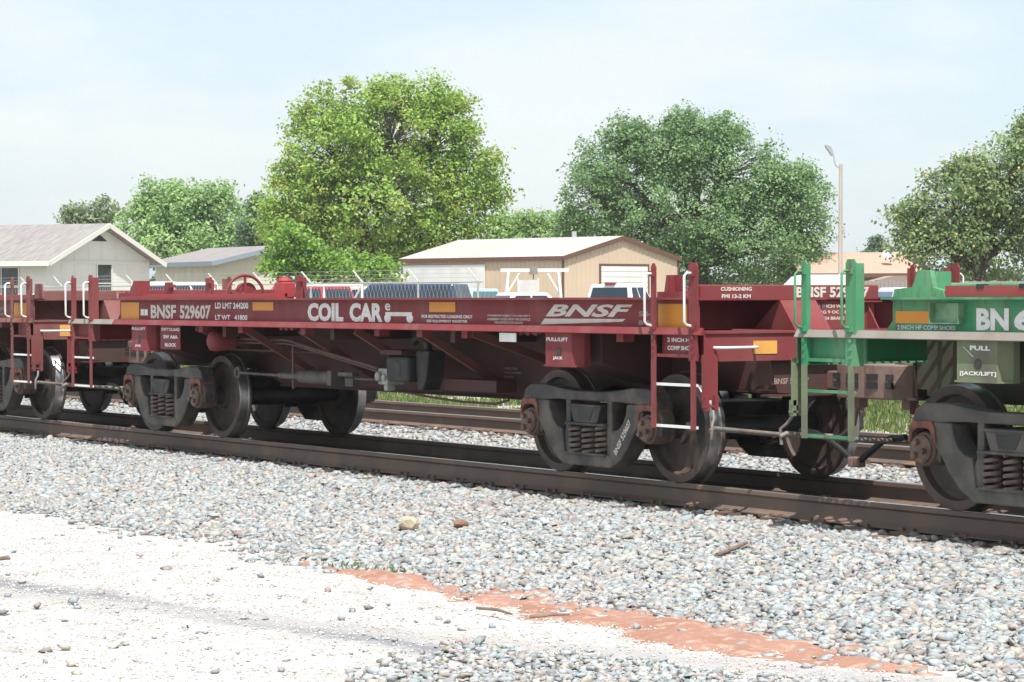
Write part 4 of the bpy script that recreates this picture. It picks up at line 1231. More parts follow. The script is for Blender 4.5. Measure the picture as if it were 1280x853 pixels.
# ------------------------------------------------------------------ right brown-roofed house
p = at(1000, 124)
ev, rg = hz(343, 120) - p.z, hz(317.5, 124) - p.z
h = empty('house', p, heading(1.0, 0.05)); tag(h, 'long low house with tan shingle roof behind the lamp pole', 'house')
MB().box(0.4, 5.8, 0.6, 8.0, -.4, ev).build('wall', M_BRICKT, h)
m = MB(); m.prism([(0, ev - .05), (4.3, rg), (8.6, ev - .05), (8.6, ev + .04), (4.3, rg + .1), (0, ev + .04)], 'x', 0, 6.2); m.build('roof', M_SHINGLE2, h)
MB().box(0, 6.2, -.03, -.002, ev - .17, ev + .03).build('eave_board', M_TRIM, h)
window(h, 'y', (2.2, 0.6, 1.4), 1.6, 1.1, (2, 1)); window(h, 'y', (4.8, 0.6, 1.4), 1.6, 1.1, (2, 1))
dish = MB(); dish.lathe([(0.0, 0.0), (0.15, .02), (0.28, .08), (0.28, .095), (0.15, .035), (0.0, .015)], (0, 0, 0), 'z', 20); dish.tube([(0, 0, 0), (0.02, .02, -.35)], 0.02, 6)
dish.build('satellite_dish', M_CABLE, h, loc=(4.6, 1.6, ev + .95), rot=(R(60), 0, R(-20)))
# porch roof
p2 = at(1110, 105)
q = empty('open_shelter', p2, heading(1, 0)); tag(q, 'small open shelter with flat brown roof behind the wood fence', 'shelter')
zt = hz(350, 105) - p2.z
m = MB(); m.prism([(-0.8, zt - .12), (0.1, zt + .12), (1.6, zt + .12), (1.7, zt - .05), (-0.8, zt - .17)], 'y', -1.0, 1.6); m.build('roof', mat('brown flat roof', (0.33, 0.25, 0.21), .9), q)
for x in (-0.6, 1.5):
    for y in (-0.9, 1.5): MB().box(x - .05, x + .05, y - .05, y + .05, -.4, zt - .05).build('post', M_TRIM, q)
# wood fence
p = at(1066, 96)
f = empty('wood_fence', p, heading(1, 0.02)); tag(f, 'weathered grey board fence between the shelter and the lamp pole', 'fence')
zt = hz(353, 96) - p.z
MB().box(0, 9.3, .02, .06, zt - .35, zt - .27).build('fence_rail', M_PICKET, f); MB().box(0, 9.3, .02, .06, .25, .33).build('fence_rail', M_PICKET, f)
bd = MB().box(0, .142, -.01, .015, -.25, zt).mesh('board', M_PICKET)
for k in range(62): link('board', bd, f, (k * .15, random.uniform(-.004, .004), random.uniform(-.03, .02)))

# ------------------------------------------------------------------ white camper behind the train end
p = at(1022, 92)
c = empty('camper_trailer', p, heading(1, 0.1)); tag(c, 'white camper trailer roof showing above the red car end', 'camper')
zt = hz(345, 92) - p.z
m = MB(); m.prism([(-1.15, 0.5), (-1.15, zt - .45), (-0.75, zt - .06), (-.5, zt), (0.85, zt), (1.05, zt - .12), (1.15, zt - .6), (1.15, 0.5)], 'y', -1.0, 1.0); m.build('body', M_DOORW, c, bevel=.06)
MB().box(-0.1, 0.9, -1.012, -1.002, zt - .95, zt - .42).build('window', M_CABLE, c)
for x in (-0.3, 0.4): MB().lathe([(0.0, -1.0), (0.2, -1.0), (0.32, -.98), (0.33, -.82), (0.0, -.8)], (x, 0, .33), 'y', 18).build('wheel', M_TIRE, c, smooth=40)
MB().tube([(-1.1, 0, .55), (-2.0, 0, .5)], 0.05, 8).build('hitch', M_BLACK, c)

# ------------------------------------------------------------------ lamp pole
p = at(1050.5, 104)
l = empty('light_pole', p, heading(1, 0)); tag(l, 'tall timber light pole with a grey floodlight on a bent arm', 'light pole')
zt = hz(207, 104) - p.z
MB().tube([(0, 0, -.4), (0, 0, zt * .5), (0.02, 0, zt)], [0.095, 0.085, 0.07], 12).build('pole', M_POLE, l, smooth=50)
a0 = zt - .12
MB().tube([(-.05, -.02, a0), (-.17, -.05, a0 + .04), (-.24, -.06, a0 + .20), (-.26, -.06, a0 + .42), (-.32, -.06, a0 + .55)], 0.032, 8).build('bent_arm', M_CABLE, l, smooth=60)
m = MB(); m.prism([(-.30, .48), (-.36, .46), (-.62, .84), (-.60, .92), (-.40, .86), (-.30, .60)], 'y', -.2, .14); lh = m.build('lamp_head', mat('grey lamp housing', (0.33, 0.34, 0.36), .5), l, bevel=.02, loc=(0, 0, a0))
MB().bar((-.375, -.03, .485), (-.60, -.03, .82), .26, .02, up=(-.8, 0, -.5)).build('lamp_lens', M_LENS, lh)

# ------------------------------------------------------------------ white lifting gantry
p = at(667, 88)
g = empty('lifting_gantry', p, heading(1, 0.1)); tag(g, 'white steel A-frame gantry with hoist trolley in front of the metal building', 'gantry')
zt = hz(336, 88) - p.z
m = MB(); m.box(-1.13, 1.2, -.05, .05, zt - .11, zt); m.build('beam', M_WHITE, g)
for s in (-1, 1):
    m = MB()
    for y in (-1, 1): m.bar((s * .85, 0, zt - .11), (s * (1.02 if s > 0 else 1.10), y * .75, 0), .07, .07)
    m.bar((s * .97, -.42, 1.0), (s * .97, .42, 1.0), .05, .05)
    m.build('leg_frame', M_WHITE, g)
    MB().bar((s * .45, 0, zt - .09), (s * .96, 0, zt - .95), .05, .05).build('knee_brace', M_WHITE, g)
m = MB(); m.box(-.13, .13, -.12, .12, zt - .2, zt + .05); m.tube([(0, 0, zt - .2), (0, 0, zt - .38)], .025, 6); m.build('hoist_trolley', M_PICKET, g, bevel=.02)


# ------------------------------------------------------------------ vehicles
def vehicle(name, loc, rz, label, cat, paint, L=5.2, W=1.95, H=1.85, kind='suv', glass=None, group=None):
    """local +x is forward, origin on the ground at mid-length"""
    glass = glass or M_CGLASS
    v = empty(name, loc, rz); tag(v, label, cat, group)
    hl, hw = L / 2, W / 2
    zb = H * 0.58
    # body shell with wheel arches
    wx = (hl * 0.60, -hl * 0.58); wr = 0.37
    def arch(cx):
        return [(cx + .42 * math.cos(a), .36 + .42 * math.sin(a)) for a in np.linspace(0, math.pi, 9)]
    low = 0.30
    body = [(hl - .02, .45), (hl, .70), (hl - .10, zb - .22), (hl * .42, zb - .03), (hl * .36, zb)]
    if kind == 'pickup': body += [(-hl * .18, zb), (-hl * .185, zb - .04), (-hl + .02, zb - .04), (-hl, .62), (-hl + .04, low)]
    else: body += [(-hl + .10, zb), (-hl, .75), (-hl + .05, low)]
    pts = body + [(wx[1] - .42, low)] + arch(wx[1])[::-1] + [(wx[0] - .42, low)] + arch(wx[0])[::-1] + [(hl - .10, low)]
    m = MB(); m.prism(pts, 'y', -hw, hw)
    b = m.build('body', paint, v, bevel=.05)
    # cabin
    if kind == 'pickup': xs0, xs1, xt0, xt1 = hl * .36, -hl * .18, hl * .12, -hl * .13
    elif kind == 'sedan': xs0, xs1, xt0, xt1 = hl * .38, -hl * .72, hl * .08, -hl * .40
    else: xs0, xs1, xt0, xt1 = hl * .38, -hl + .10, hl * .10, -hl + .34
    wb, wt = hw - .04, hw - .22
    vs = [(xs0, -wb, zb), (xs0, wb, zb), (xs1, wb, zb), (xs1, -wb, zb), (xt0, -wt, H), (xt0, wt, H), (xt1, wt, H), (xt1, -wt, H)]
    m = MB(); m.add(vs, [(0, 1, 2, 3), (4, 7, 6, 5), (0, 4, 5, 1), (1, 5, 6, 2), (2, 6, 7, 3), (3, 7, 4, 0)])
    m.build('cabin', paint, v, bevel=.05)
    V = [Vector(q) for q in vs]
    def pane(name, a, b_, c, d, u0, u1, w0=.12, w1=.86, off=.014):
        # quad a(bottom-start) b(bottom-end) c(top-end) d(top-start)
        def P(u, w): return (a * (1 - u) + b_ * u) * (1 - w) + (d * (1 - u) + c * u) * w
        n = (b_ - a).cross(d - a).normalized() * off
        q = [P(u0, w0), P(u1, w0), P(u1, w1), P(u0, w1)]
        o_ = [x + n for x in q]; i_ = [x - n * .5 for x in q]
        k = MB(); k.add(o_ + i_, [(0, 1, 2, 3), (7, 6, 5, 4), (0, 4, 5, 1), (1, 5, 6, 2), (2, 6, 7, 3), (3, 7, 4, 0)])
        k.build(name, glass, v)
    pane('windshield', V[1], V[0], V[4], V[5], .06, .94)
    pane('rear_window', V[3], V[2], V[6], V[7], .08, .92)
    spl = {'suv': ((.06, .34), (.37, .66), (.69, .95)), 'sedan': ((.10, .47), (.51, .88)), 'pickup': ((.08, .55), (.60, .93))}[kind]
    for u0, u1 in spl:
        pane('side_window', V[0], V[3], V[7], V[4], u0, u1)          # faces -y
        pane('side_window', V[2], V[1], V[5], V[6], 1 - u1, 1 - u0)
    if kind == 'pickup':
        MB().box(-hl + .12, -hl * .20, -hw + .12, hw - .12, zb - .045, zb - .034).build('cargo_bed', M_TIRE, v)
    for sx in wx:
        for s in (-1, 1):
            t = MB(); t.lathe([(0.20, s * (hw - .20)), (wr - .02, s * (hw - .20)), (wr, s * (hw - .17)), (wr, s * (hw - .04)), (wr - .03, s * (hw - .005)), (0.22, s * (hw - .005)), (0.20, s * (hw - .03))], (sx, 0, wr), 'y', 24, closed=True)
            w = t.build('wheel', M_TIRE, v, smooth=40)
            t = MB(); t.lathe([(0.0, s * (hw - .16)), (0.205, s * (hw - .16)), (0.205, s * (hw - .02)), (0.16, s * (hw - .05)), (0.06, s * (hw - .02)), (0.0, s * (hw - .02))], (sx, 0, wr), 'y', 18)
            t.build('rim', M_RIM, w, smooth=30)
    for s in (-1, 1):
        MB().box(hl - .09, hl + .004, s * hw * .55, s * hw * .93, .68, .86).build('headlight', M_LENS, v)
        MB().box(-hl - .006, -hl + .08, s * hw * .80, s * hw * .97, .72, 1.02).build('tail_light', M_REDBRT, v)
        MB().box(xs0 - .32, xs0 - .18, s * (hw - .02), s * (hw + .17), zb + .04, zb + .22).build('mirror', M_TIRE, v, bevel=.02)
    MB().box(hl - .06, hl + .06, -hw + .05, hw - .05, .40, .58).build('bumper', M_CABLE, v, bevel=.03)
    MB().box(-hl - .08, -hl + .06, -hw + .05, hw - .05, .40, .58).build('bumper', M_CABLE, v, bevel=.03)
    MB().box(hl - .045, hl + .006, -hw * .5, hw * .5, .64, .84).build('grille', M_TIRE, v)
    return v


def car_paint(name, c): return mat(name, c, 0.25, col2=tuple(x * .94 for x in c), scale=1.0)


P_WHITE = car_paint('white car paint', (0.74, 0.75, 0.75)); P_NAVY = car_paint('navy car paint', (0.025, 0.045, 0.085)); P_RED = car_paint('red car paint', (0.42, 0.03, 0.05))
P_CREAM = car_paint('cream car paint', (0.62, 0.52, 0.50)); P_TEAL = car_paint('pale teal car paint', (0.45, 0.60, 0.60)); P_SILVER = car_paint('silver car paint', (0.50, 0.53, 0.56))


def vat(px, D): return at(px, D)


v = vehicle('parked_suv', vat(483, 80), heading(-0.96, 0.28), 'dark navy blue full-size suv with roof rack parked behind the chain-link fence', 'suv', P_NAVY, 5.5, 2.0, hz(355, 80) - vat(483, 80).z, 'suv')
rk = MB()
Hs = hz(355, 80) - vat(483, 80).z
for s in (-1, 1): rk.bar((0.1, s * .66, Hs + .035), (-2.2, s * .66, Hs + .035), .03, .03)
for x in (0.0, -1.0, -2.0): rk.bar((x, -.66, Hs + .035), (x, .66, Hs + .035), .03, .02)
rk.build('roof_rack', M_CABLE, v)
v = vehicle('parked_pickup', vat(771, 84), heading(0.60, 0.80), 'white pickup truck with red cab light parked tail towards the train', 'pickup', P_WHITE, 5.6, 2.0, hz(356, 85) - vat(771, 84).z, 'pickup')
Hp = hz(356, 85) - vat(771, 84).z
MB().box(-.42, -.30, -.20, .20, Hp - .02, Hp + .055).build('cab_light', M_REDBRT, v, bevel=.01)
vehicle('parked_pickup', vat(597, 92), heading(-0.75, 0.66), 'pale teal pickup parked between the navy suv and the gantry', 'pickup', P_TEAL, 5.3, 1.9, hz(361, 92) - vat(597, 92).z, 'pickup', M_TGLASS)
vehicle('parked_car', vat(640, 82), heading(-0.92, -0.39), 'low white car with only its roof above the red sill under the gantry', 'car', P_WHITE, 4.7, 1.8, hz(366, 82) - vat(640, 82).z, 'sedan')
vehicle('parked_suv', vat(436, 90), heading(-0.9, 0.43), 'cream suv half hidden behind the navy suv', 'suv', P_CREAM, 4.8, 1.85, hz(358, 90) - vat(436, 90).z, 'suv')
vehicle('parked_car', vat(365, 88), heading(-0.8, 0.6), 'bright red car behind the brake wheel of the train', 'car', P_RED, 4.7, 1.85, hz(357, 88) - vat(365, 88).z, 'suv')
vehicle('parked_suv', vat(245, 90), heading(0.85, 0.5), 'white suv with dark windows between the cream house and the small yellow house', 'suv', P_WHITE, 4.9, 1.9, hz(352, 90) - vat(245, 90).z, 'suv')
vehicle('parked_pickup', vat(196, 96), heading(0.7, 0.7), 'white pickup parked at the right corner of the cream house', 'pickup', P_WHITE, 5.4, 1.95, hz(351, 96) - vat(196, 96).z, 'pickup')
vehicle('parked_car', vat(80, 92), heading(0.9, 0.4), 'white car under the gable of the cream house seen over the train', 'car', P_WHITE, 4.6, 1.8, hz(364, 92) - vat(80, 92).z, 'sedan')
vehicle('parked_van', vat(1222, 60), heading(1, 0.12), 'white van with blue tinted glass seen between the red and green cars', 'van', P_WHITE, 5.0, 1.9, hz(361, 60) - vat(1222, 60).z, 'suv', mat('blue car glass', (0.03, 0.09, 0.22), .06))

# ------------------------------------------------------------------ chain-link fence with barbed wire
fy = 22.0
fx0, fx1 = -75.0, -29.0
fz = lambda x: float(ground_z(x, fy))
f = empty('chain_link_fence', ((fx0 + fx1) / 2, fy, fz(0))); tag(f, 'galvanised chain-link fence topped with barbed wire in front of the parked vehicles', 'fence')
ox = (fx0 + fx1) / 2
TOP = 2.13
post = MB().tube([(0, 0, -.4), (0, 0, TOP + .03)], .03, 8)
post = post.mesh('post', M_CABLE, 60)
arm = MB().bar((0, 0, TOP), (0.0, -0.30, TOP + .33), .045, .03).mesh('barb_arm', M_WHITE)
x = fx0
while x <= fx1:
    q = link('post', post, f, (x - ox, 0, 0)); link('barb_arm', arm, q)
    x += 3.05
MB().tube([(fx0 - ox, 0, TOP - .02), (fx1 - ox, 0, TOP - .02)], .021, 6).build('top_rail', M_CABLE, f)
for k in range(3):
    t = .3 + .33 * k
    MB().tube([(fx0 - ox, -.30 * t, TOP + .33 * t), (fx1 - ox, -.30 * t, TOP + .33 * t)], .007, 4).build('barbed_wire', M_CABLE, f)
m = MB(); n = int((fx1 - fx0) / .2)
for k in range(n):
    xa = fx0 - ox + k * .2
    for s in (-1, 1):
        m.bar((xa, s * .004, .03), (xa + s * 1.05, s * .004, TOP - .03), .0035, .0035)
tag(m.build('wire_mesh', M_CABLE, f), kind='stuff')
# braced gate in the fence
gx = at(415, (fy + 13.642) / (.5415 + .8406 * (415 - 640) / F_PX))
g = empty('fence_gate', (gx.x, fy - .25, fz(gx.x))); tag(g, 'white tubular gate with diagonal braces beside the navy suv', 'gate')
for a, b in (((-2.2, 0, .1), (-2.2, 0, 2.05)), ((2.2, 0, .1), (2.2, 0, 2.05)), ((-2.2, 0, 2.05), (2.2, 0, 2.05)), ((-2.2, 0, .1), (2.2, 0, .1)), ((-2.2, 0, 2.05), (0, 0, .1)), ((2.2, 0, 2.05), (0, 0, .1)), ((0, 0, .1), (0, 0, 2.05))):
    MB().tube([a, b], .03, 8).build('gate_tube', M_WHITE, g)


# ------------------------------------------------------------------ trees
def make_tree(name, label, px, D, lobes, cols, leaf=0.15, dens=1.0, trunk_r=0.22, trunk_top=None, tips=None, droop=0.0, clump=0.55, seed=1, bare=0.0, group='trees behind the yard', fruit=0):
    r = np.random.default_rng(seed)
    base = at(px, D)
    t = empty(name, base, heading(1, 0)); tag(t, label, 'tree', group)
    m2 = D / F_PX
    L = []
    for i, (cx, cy, rx, ry) in enumerate(lobes):
        c = np.array([(cx - px) * m2, r.uniform(-.35, .35) * rx * m2 * 1.2, hz(cy, D) - base.z])
        L.append((c, np.array([rx * m2, (rx + ry) / 2 * m2, ry * m2])))
    cents = []
    spikes = []
    for c, rad in L:                      # ragged shoots breaking the outline
        for _ in range(6):
            d = r.normal(size=3); d[2] = abs(d[2]) * .8; d /= np.linalg.norm(d)
            spikes.append((c + d * rad * r.uniform(.9, 1.15), rad.mean() * r.uniform(.10, .30) * np.array([.8, .8, 1.5])))
    for c, rad in L + spikes:
        area = 4 * math.pi * ((rad[0] * rad[1]) ** 1.6 / 3 + (rad[0] * rad[2]) ** 1.6 / 3 + (rad[1] * rad[2]) ** 1.6 / 3) ** (1 / 1.6)
        n = int(area / (clump * clump) * 0.95 * dens) + 3
        d = r.normal(size=(n, 3)); d /= np.linalg.norm(d, axis=1)[:, None]
        rr = r.uniform(0.5, 1.06, (n, 1)) ** 0.7
        q = c + d * rad * rr
        cents.append(np.concatenate([q, d], 1))
    cents = np.concatenate(cents)
    cents = cents[cents[:, 2] > 0.6]
    nc = len(cents)
    per = max(10, int(46 * (clump / .55) ** 2 * (.15 / leaf) ** 2 * .62))
    N = nc * per
    cs = np.repeat(cents, per, 0)
    crad = np.repeat(r.uniform(.5, 1.5, nc) * clump, per)
    off = r.normal(size=(N, 3)) * .5
    ol = np.linalg.norm(off, axis=1)[:, None]; off *= np.minimum(1, 1.0 / ol)
    off[:, 2] *= .7
    P = cs[:, :3] + off * crad[:, None]
    P[:, 2] -= droop * np.linalg.norm(off[:, :2], axis=1) * crad
    nrm = cs[:, 3:] * .55 + r.normal(size=(N, 3)) * .65 + np.array([0.1, -.15, .75])
    nrm /= np.linalg.norm(nrm, axis=1)[:, None]
    a = np.cross(nrm, r.normal(size=(N, 3))); a /= np.linalg.norm(a, axis=1)[:, None]
    b = np.cross(nrm, a)
    s = leaf * r.uniform(.6, 1.3, N)
    l_, w_ = s[:, None] * .62, s[:, None] * .40
    fold = nrm * (s[:, None] * .14)
    V = np.stack([P - a * l_, P + b * w_ + fold, P + a * l_, P - b * w_ + fold], 1).reshape(-1, 3)
    F = np.arange(N * 4).reshape(-1, 4)
    F = np.concatenate([F[:, [0, 1, 2]], F[:, [0, 2, 3]]])
    pal = np.array(cols)
    ci = np.repeat(r.integers(0, len(pal), nc), per)
    ci = np.where(r.random(N) < .35, r.integers(0, len(pal), N), ci)
    col = pal[ci] * np.array([1.42, 1.48, 1.42]) * r.uniform(.75, 1.25, (N, 1)) * np.repeat(r.uniform(.85, 1.15, nc), per)[:, None]
    if tips is not None:
        tip = np.repeat(r.random(nc) < .38, per) & (r.random(N) < .55)
        col[tip] = np.array(tips) * r.uniform(.8, 1.2, (tip.sum(), 1))
    crown = link('crown', np_mesh('crown', V, F, M_LEAF, np.repeat(col, 4, 0)), t)
    # trunk, limbs to each lobe, twigs to a share of the clumps
    zc = np.mean([c[2] for c, _ in L])
    zt = trunk_top or zc * .55
    b_ = MB()
    b_.tube([(0, 0, -.4), (0.02, 0, .3), (0.05 * r.normal(), 0.05, zt * .5), (0, 0, zt)], [trunk_r * 1.35, trunk_r, trunk_r * .85, trunk_r * .7], 10)
    for c, rad in L:
        mid = np.array([0, 0, zt]) * .45 + c * .55 + r.normal(size=3) * .25
        b_.tube([(0, 0, zt * .82), tuple(mid), tuple(c), tuple(c + np.array([0, 0, rad[2] * .7]))], [trunk_r * .55, trunk_r * .34, trunk_r * .18, trunk_r * .05], 6)
        dd = np.linalg.norm((cents[:, :3] - c) / rad, axis=1)
        near = np.where(dd < 1.1)[0]
        for j in r.permutation(near)[:max(4, len(near) // 5)]:
            e = cents[j, :3]
            k = c * .5 + e * .5 + r.normal(size=3) * .12 + np.array([0, 0, -.1])
            b_.tube([tuple(c * .8 + mid * .2), tuple(k), tuple(e)], [trunk_r * .13, trunk_r * .08, trunk_r * .03], 4)
    b_.build('trunk', M_BARK, t, smooth=50)
    if fruit:
        sel = r.choice(nc, fruit)
        q = MB()
        for j in sel:
            e = cents[j, :3] + cents[j, 3:] * .25 + r.normal(size=3) * .15
            q.lathe([(0.0, -.055), (.045, -.035), (.055, 0), (.035, .04), (0.0, .055)], tuple(e), 'z', 7)
        tag(q.build('fruit', mat('yellow fruit', (0.62, 0.44, 0.12), .5), t, smooth=60), kind='stuff')
    return t


make_tree('maple_tree', 'big bright green maple with yellowish leaf tips left of the metal building', 462, 134,
          [(490, 168, 72, 62), (425, 195, 62, 60), (545, 175, 50, 52), (592, 215, 36, 36), (470, 250, 95, 55), (560, 255, 62, 48), (400, 255, 58, 50), (372, 290, 40, 38), (608, 240, 24, 20), (530, 300, 56, 32), (450, 305, 60, 34), (480, 322, 36, 15), (545, 310, 44, 18), (340, 275, 18, 22), (512, 126, 48, 30), (402, 150, 26, 34), (560, 140, 28, 30), (360, 225, 18, 20)],
          [(0.19, 0.29, 0.06), (0.23, 0.33, 0.075), (0.15, 0.24, 0.05), (0.26, 0.36, 0.085)], .165, .80, .34, tips=(0.42, 0.46, 0.13), seed=3, clump=.70)
make_tree('small_tree', 'low bushy green tree at the foot of the maple', 378, 108,
          [(372, 322, 38, 25), (350, 340, 20, 16), (405, 336, 30, 18), (365, 300, 24, 18), (440, 335, 34, 14), (480, 338, 26, 12)],
          [(0.16, 0.26, 0.05), (0.19, 0.295, 0.06), (0.13, 0.215, 0.045)], .16, 1.2, .14, seed=4, clump=.45)
make_tree('elm_tree', 'wide dark green elm right of the metal building', 880, 128,
          [(840, 190, 58, 44), (772, 215, 55, 50), (905, 215, 66, 50), (962, 245, 55, 50), (740, 248, 32, 40), (1000, 272, 36, 54), (850, 265, 96, 58), (935, 305, 78, 48), (1003, 330, 28, 32), (800, 285, 48, 40), (868, 160, 34, 22), (870, 325, 60, 32), (905, 175, 26, 26), (778, 168, 24, 20), (722, 285, 20, 24), (990, 226, 26, 20)],
          [(0.145, 0.225, 0.10), (0.175, 0.26, 0.115), (0.11, 0.18, 0.08), (0.20, 0.285, 0.13)], .14, .76, .40, seed=5, droop=.5, clump=.72)
make_tree('fruit_tree', 'broad tree dotted with yellow fruit behind the green car', 1225, 100,
          [(1250, 235, 56, 52), (1190, 262, 50, 44), (1282, 190, 30, 28), (1178, 312, 56, 40), (1250, 312, 68, 48), (1136, 275, 20, 18), (1150, 300, 24, 28), (1310, 260, 60, 70), (1205, 225, 24, 20), (1290, 160, 14, 12)],
          [(0.16, 0.22, 0.095), (0.19, 0.25, 0.11), (0.125, 0.18, 0.08), (0.24, 0.265, 0.135)], .14, .8, .30, seed=6, clump=.58, fruit=150)
make_tree('shade_tree', 'pale green rounded tree behind the cream house', 232, 160,
          [(225, 262, 50, 36), (188, 284, 40, 30), (272, 288, 42, 36), (232, 308, 66, 30), (300, 300, 24, 32), (205, 245, 26, 18), (262, 250, 28, 22)],
          [(0.24, 0.34, 0.14), (0.28, 0.38, 0.16), (0.20, 0.29, 0.12)], .20, 1.0, .35, seed=7, clump=.7)
make_tree('distant_tree', 'small grey green treetop above the cream house roof', 118, 185,
          [(112, 268, 26, 13), (132, 264, 16, 14), (92, 272, 16, 10), (115, 295, 26, 20)],
          [(0.18, 0.22, 0.13), (0.20, 0.24, 0.14)], .24, 1.0, .25, seed=8, clump=.7)
make_tree('dark_tree', 'dark narrow evergreen squeezed between pale tree and maple', 322, 150,
          [(325, 262, 16, 22), (322, 290, 22, 24), (318, 315, 24, 20)],
          [(0.10, 0.15, 0.085), (0.12, 0.17, 0.095)], .18, 1.1, .22, seed=9, clump=.55)
make_tree('distant_tree', 'yellow green treetops rising behind the metal building roof', 665, 175,
          [(648, 286, 36, 16), (690, 282, 42, 18), (612, 292, 20, 10), (668, 305, 60, 22), (722, 290, 20, 18)],
          [(0.21, 0.30, 0.10), (0.24, 0.33, 0.11), (0.17, 0.25, 0.09)], .22, 1.0, .3, seed=10, clump=.7)
make_tree('conifer_tree', 'tiny pine top over the tan shingle roof', 1096, 200,
          [(1096, 304, 5, 6), (1096, 312, 11, 7), (1088, 318, 8, 8), (1105, 318, 9, 8)],
          [(0.12, 0.17, 0.11), (0.135, 0.19, 0.12)], .22, 1.3, .2, seed=12, clump=.5)

# low hedge line closing the view behind the yard
hr = np.random.default_rng(21)
n = 26000
px_ = hr.uniform(-150, 1430, n); D_ = 205 + hr.normal(0, 4, n)
lat = (px_ - 640) / F_PX * D_
hx = CAM.x + FWH.x * D_ + RTH.x * lat; hy = CAM.y + FWH.y * D_ + RTH.y * lat
top = 2.6 + .9 * noise2(px_, px_ * 0, .05, 3) + .4 * noise2(px_, px_ * 0, .21, 5)
hzv = ground_z(hx, hy) + top * hr.random(n) ** .6
P = np.stack([hx, hy, hzv], 1)
nr = hr.normal(size=(n, 3)); nr /= np.linalg.norm(nr, axis=1)[:, None]
a = np.cross(nr, hr.normal(size=(n, 3))); a /= np.linalg.norm(a, axis=1)[:, None]; b = np.cross(nr, a)
s_ = hr.uniform(.12, .26, (n, 1))
V = np.stack([P - a * s_, P + b * s_ * .7, P + a * s_, P - b * s_ * .7], 1).reshape(-1, 3)
pal = np.array([(0.09, 0.13, 0.055), (0.12, 0.16, 0.07), (0.07, 0.105, 0.045)])
o = link('hedge_line', np_mesh('hedge_line', V, np.arange(n * 4).reshape(-1, 4), M_LEAF, np.repeat(pal[hr.integers(0, 3, n)] * hr.uniform(.7, 1.3, (n, 1)), 4, 0)))
tag(o, 'far low line of bushes closing the view behind the yard', 'hedge', kind='stuff')


# ------------------------------------------------------------------ weeds and grass
def blades(name, X, Y, h0, h1, cols, label, seed=1):
    r = np.random.default_rng(seed); n = len(X)
    Z = ground_z(X, Y)
    h = r.uniform(h0, h1, n); a = r.uniform(0, 6.283, n); w = h * .07 + .006
    lean = r.uniform(.1, .6, n) * h
    ca, sa = np.cos(a), np.sin(a)
    B = np.stack([X, Y, Z - .02], 1)
    p0 = B + np.stack([-sa * w, ca * w, 0 * w], 1); p1 = B + np.stack([sa * w, -ca * w, 0 * w], 1)
    m1 = B + np.stack([ca * lean * .35 + sa * w * .8, sa * lean * .35 - ca * w * .8, h * .6], 1)
    tp = B + np.stack([ca * lean, sa * lean, h], 1)
    V = np.stack([p0, p1, m1, tp], 1).reshape(-1, 3)
    i = np.arange(n) * 4
    F = np.concatenate([np.stack([i, i + 1, i + 2], 1), np.stack([i, i + 2, i + 3], 1)])
    pal = np.array(cols)
    o = link(name, np_mesh(name, V, F, M_LEAF, np.repeat(pal[r.integers(0, len(pal), n)] * r.uniform(.7, 1.3, (n, 1)), 4, 0)))
    tag(o, label, 'grass', kind='stuff')


gr = np.random.default_rng(31)
X = gr.uniform(-45, 4, 90000); Y = gr.uniform(8.2, 18, 90000)
k = (noise2(X, Y, .55, 3) + .5 * noise2(X, Y, 1.7, 5) + (Y - 10.5) * .12) > .12
blades('grass', X[k], Y[k], .05, .17, [(0.13, 0.19, 0.05), (0.17, 0.22, 0.07), (0.22, 0.23, 0.10), (0.10, 0.16, 0.04)], 'ragged green grass and weeds beyond the second track')
X = np.concatenate([gr.normal(11.35, .13, 110), gr.normal(10.9, .1, 50)]); Y = np.concatenate([gr.normal(-4.2, .06, 110), gr.normal(-4.25, .05, 50)])
blades('weed_tuft', X, Y, .02, .08, [(0.20, 0.27, 0.13), (0.16, 0.23, 0.10)], 'tiny pale weeds at the foot of the ballast by the red earth', 2)


# ------------------------------------------------------------------ odd stones and sticks
def rock(name, loc, size, mt, label, cat, seed):
    r = np.random.default_rng(seed)
    import bmesh
    bm = bmesh.new(); bmesh.ops.create_icosphere(bm, subdivisions=2, radius=1)
    ax = r.normal(size=(9, 3)); ax /= np.linalg.norm(ax, axis=1)[:, None]
    for v in bm.verts:
        p = np.array(v.co)
        for q in ax:
            d = p @ q
            if d > .62: p = p - q * (d - .62)
        v.co = p * np.array(size)
    me = bpy.data.meshes.new(name); bm.to_mesh(me); bm.free(); me.materials.append(mt)
    o = link(name, me, None, loc, (0, 0, r.uniform(0, 6))); tag(o, label, cat)


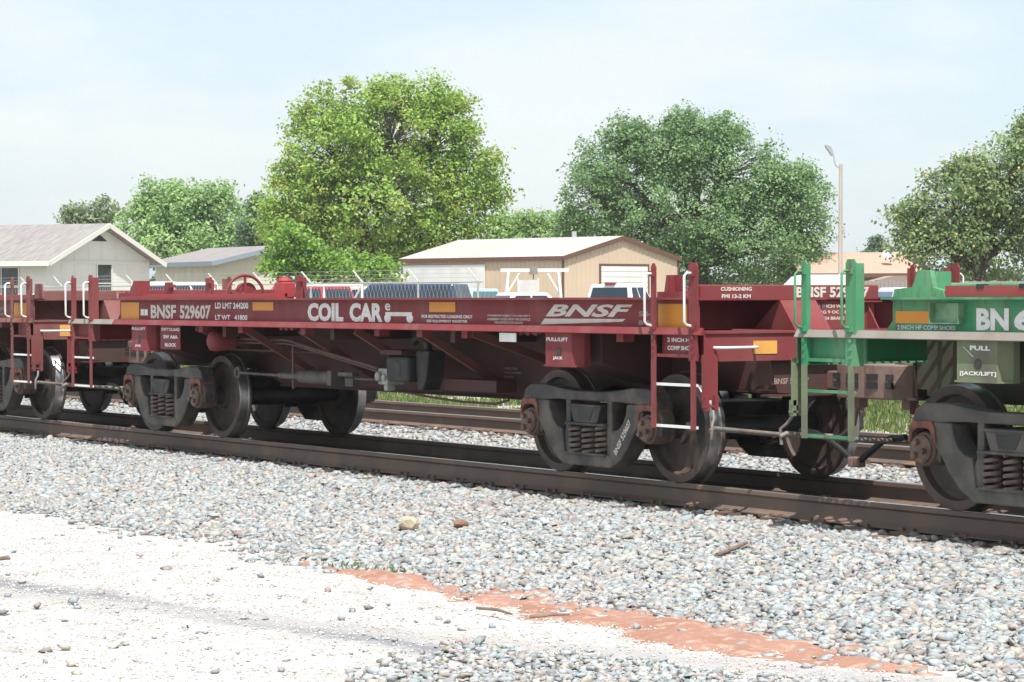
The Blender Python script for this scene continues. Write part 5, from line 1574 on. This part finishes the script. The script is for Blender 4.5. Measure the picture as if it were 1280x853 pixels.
M_TANROCK = mat('tan rock', (0.55, 0.45, 0.33), .9, col2=(0.47, 0.38, 0.28), scale=9, bump=.2)
M_DARKROCK = mat('rust brown rock', (0.22, 0.13, 0.09), .9, col2=(0.15, 0.09, 0.07), scale=9, bump=.3)
rock('rock', (9.66, -3.03, -.275), (.11, .10, .075), M_TANROCK, 'large pale tan rock lying on the ballast slope', 'rock', 1)
rock('rock', (9.98, -2.72, -.27), (.065, .05, .045), M_DARKROCK, 'rust brown rock just right of the pale tan rock', 'rock', 2)


def stick(px, py, z, px2, py2, r0, mt, label):
    def U(a, b):
        d = FW * F_PX + RT2 * (a - 640) - UP2 * (b - 426.5); t = (z - CAM.z) / d.z; return CAM + d * t
    a, b = U(px, py), U(px2, py2)
    a.z = float(ground_z(a.x, a.y)) + r0 + .03; b.z = float(ground_z(b.x, b.y)) + r0 + .035
    mid = (a + b) / 2 + Vector((.02, .015, .01))
    m = MB(); m.tube([a - a, mid - a, b - a], [r0, r0 * 1.1, r0 * .6], 7)
    o = m.build('stick', mt, None, smooth=50, loc=a); tag(o, label, 'stick')


M_STICK = mat('grey brown wood', (0.16, 0.11, 0.085), .9, col2=(0.24, 0.18, 0.14), scale=12)
stick(896, 697, -.28, 934, 689, .016, M_STICK, 'short dark stick lying on ballast below the green car')
stick(596, 766, -.46, 640, 775, .010, M_STICK, 'dark stick at the lower edge of the red earth strip')
stick(662, 782, -.48, 712, 780, .009, M_STICK, 'thin twig on white rock right of the dark stick')
stick(0, 708, -.5, 12, 709, .016, M_STICK, 'stub of wood on white rock at the left edge')

# ------------------------------------------------------------------ summer haze filling the air
hm = bpy.data.materials.new('summer haze'); hm.use_nodes = True
hn, hl_ = hm.node_tree.nodes, hm.node_tree.links
hn.remove(hn['Principled BSDF'])
pv = hn.new('ShaderNodeVolumePrincipled')
pv.inputs['Color'].default_value = (0.93, 0.96, 1.0, 1); pv.inputs['Density'].default_value = 0.0003; pv.inputs['Anisotropy'].default_value = 0.2
hl_.new(pv.outputs['Volume'], hn['Material Output'].inputs['Volume'])
hz_o = MB().box(-950, 550, -230, 1050, -3.0, 30).build('haze', hm)
tag(hz_o, 'thin pale summer haze in the air', 'haze', kind='stuff')
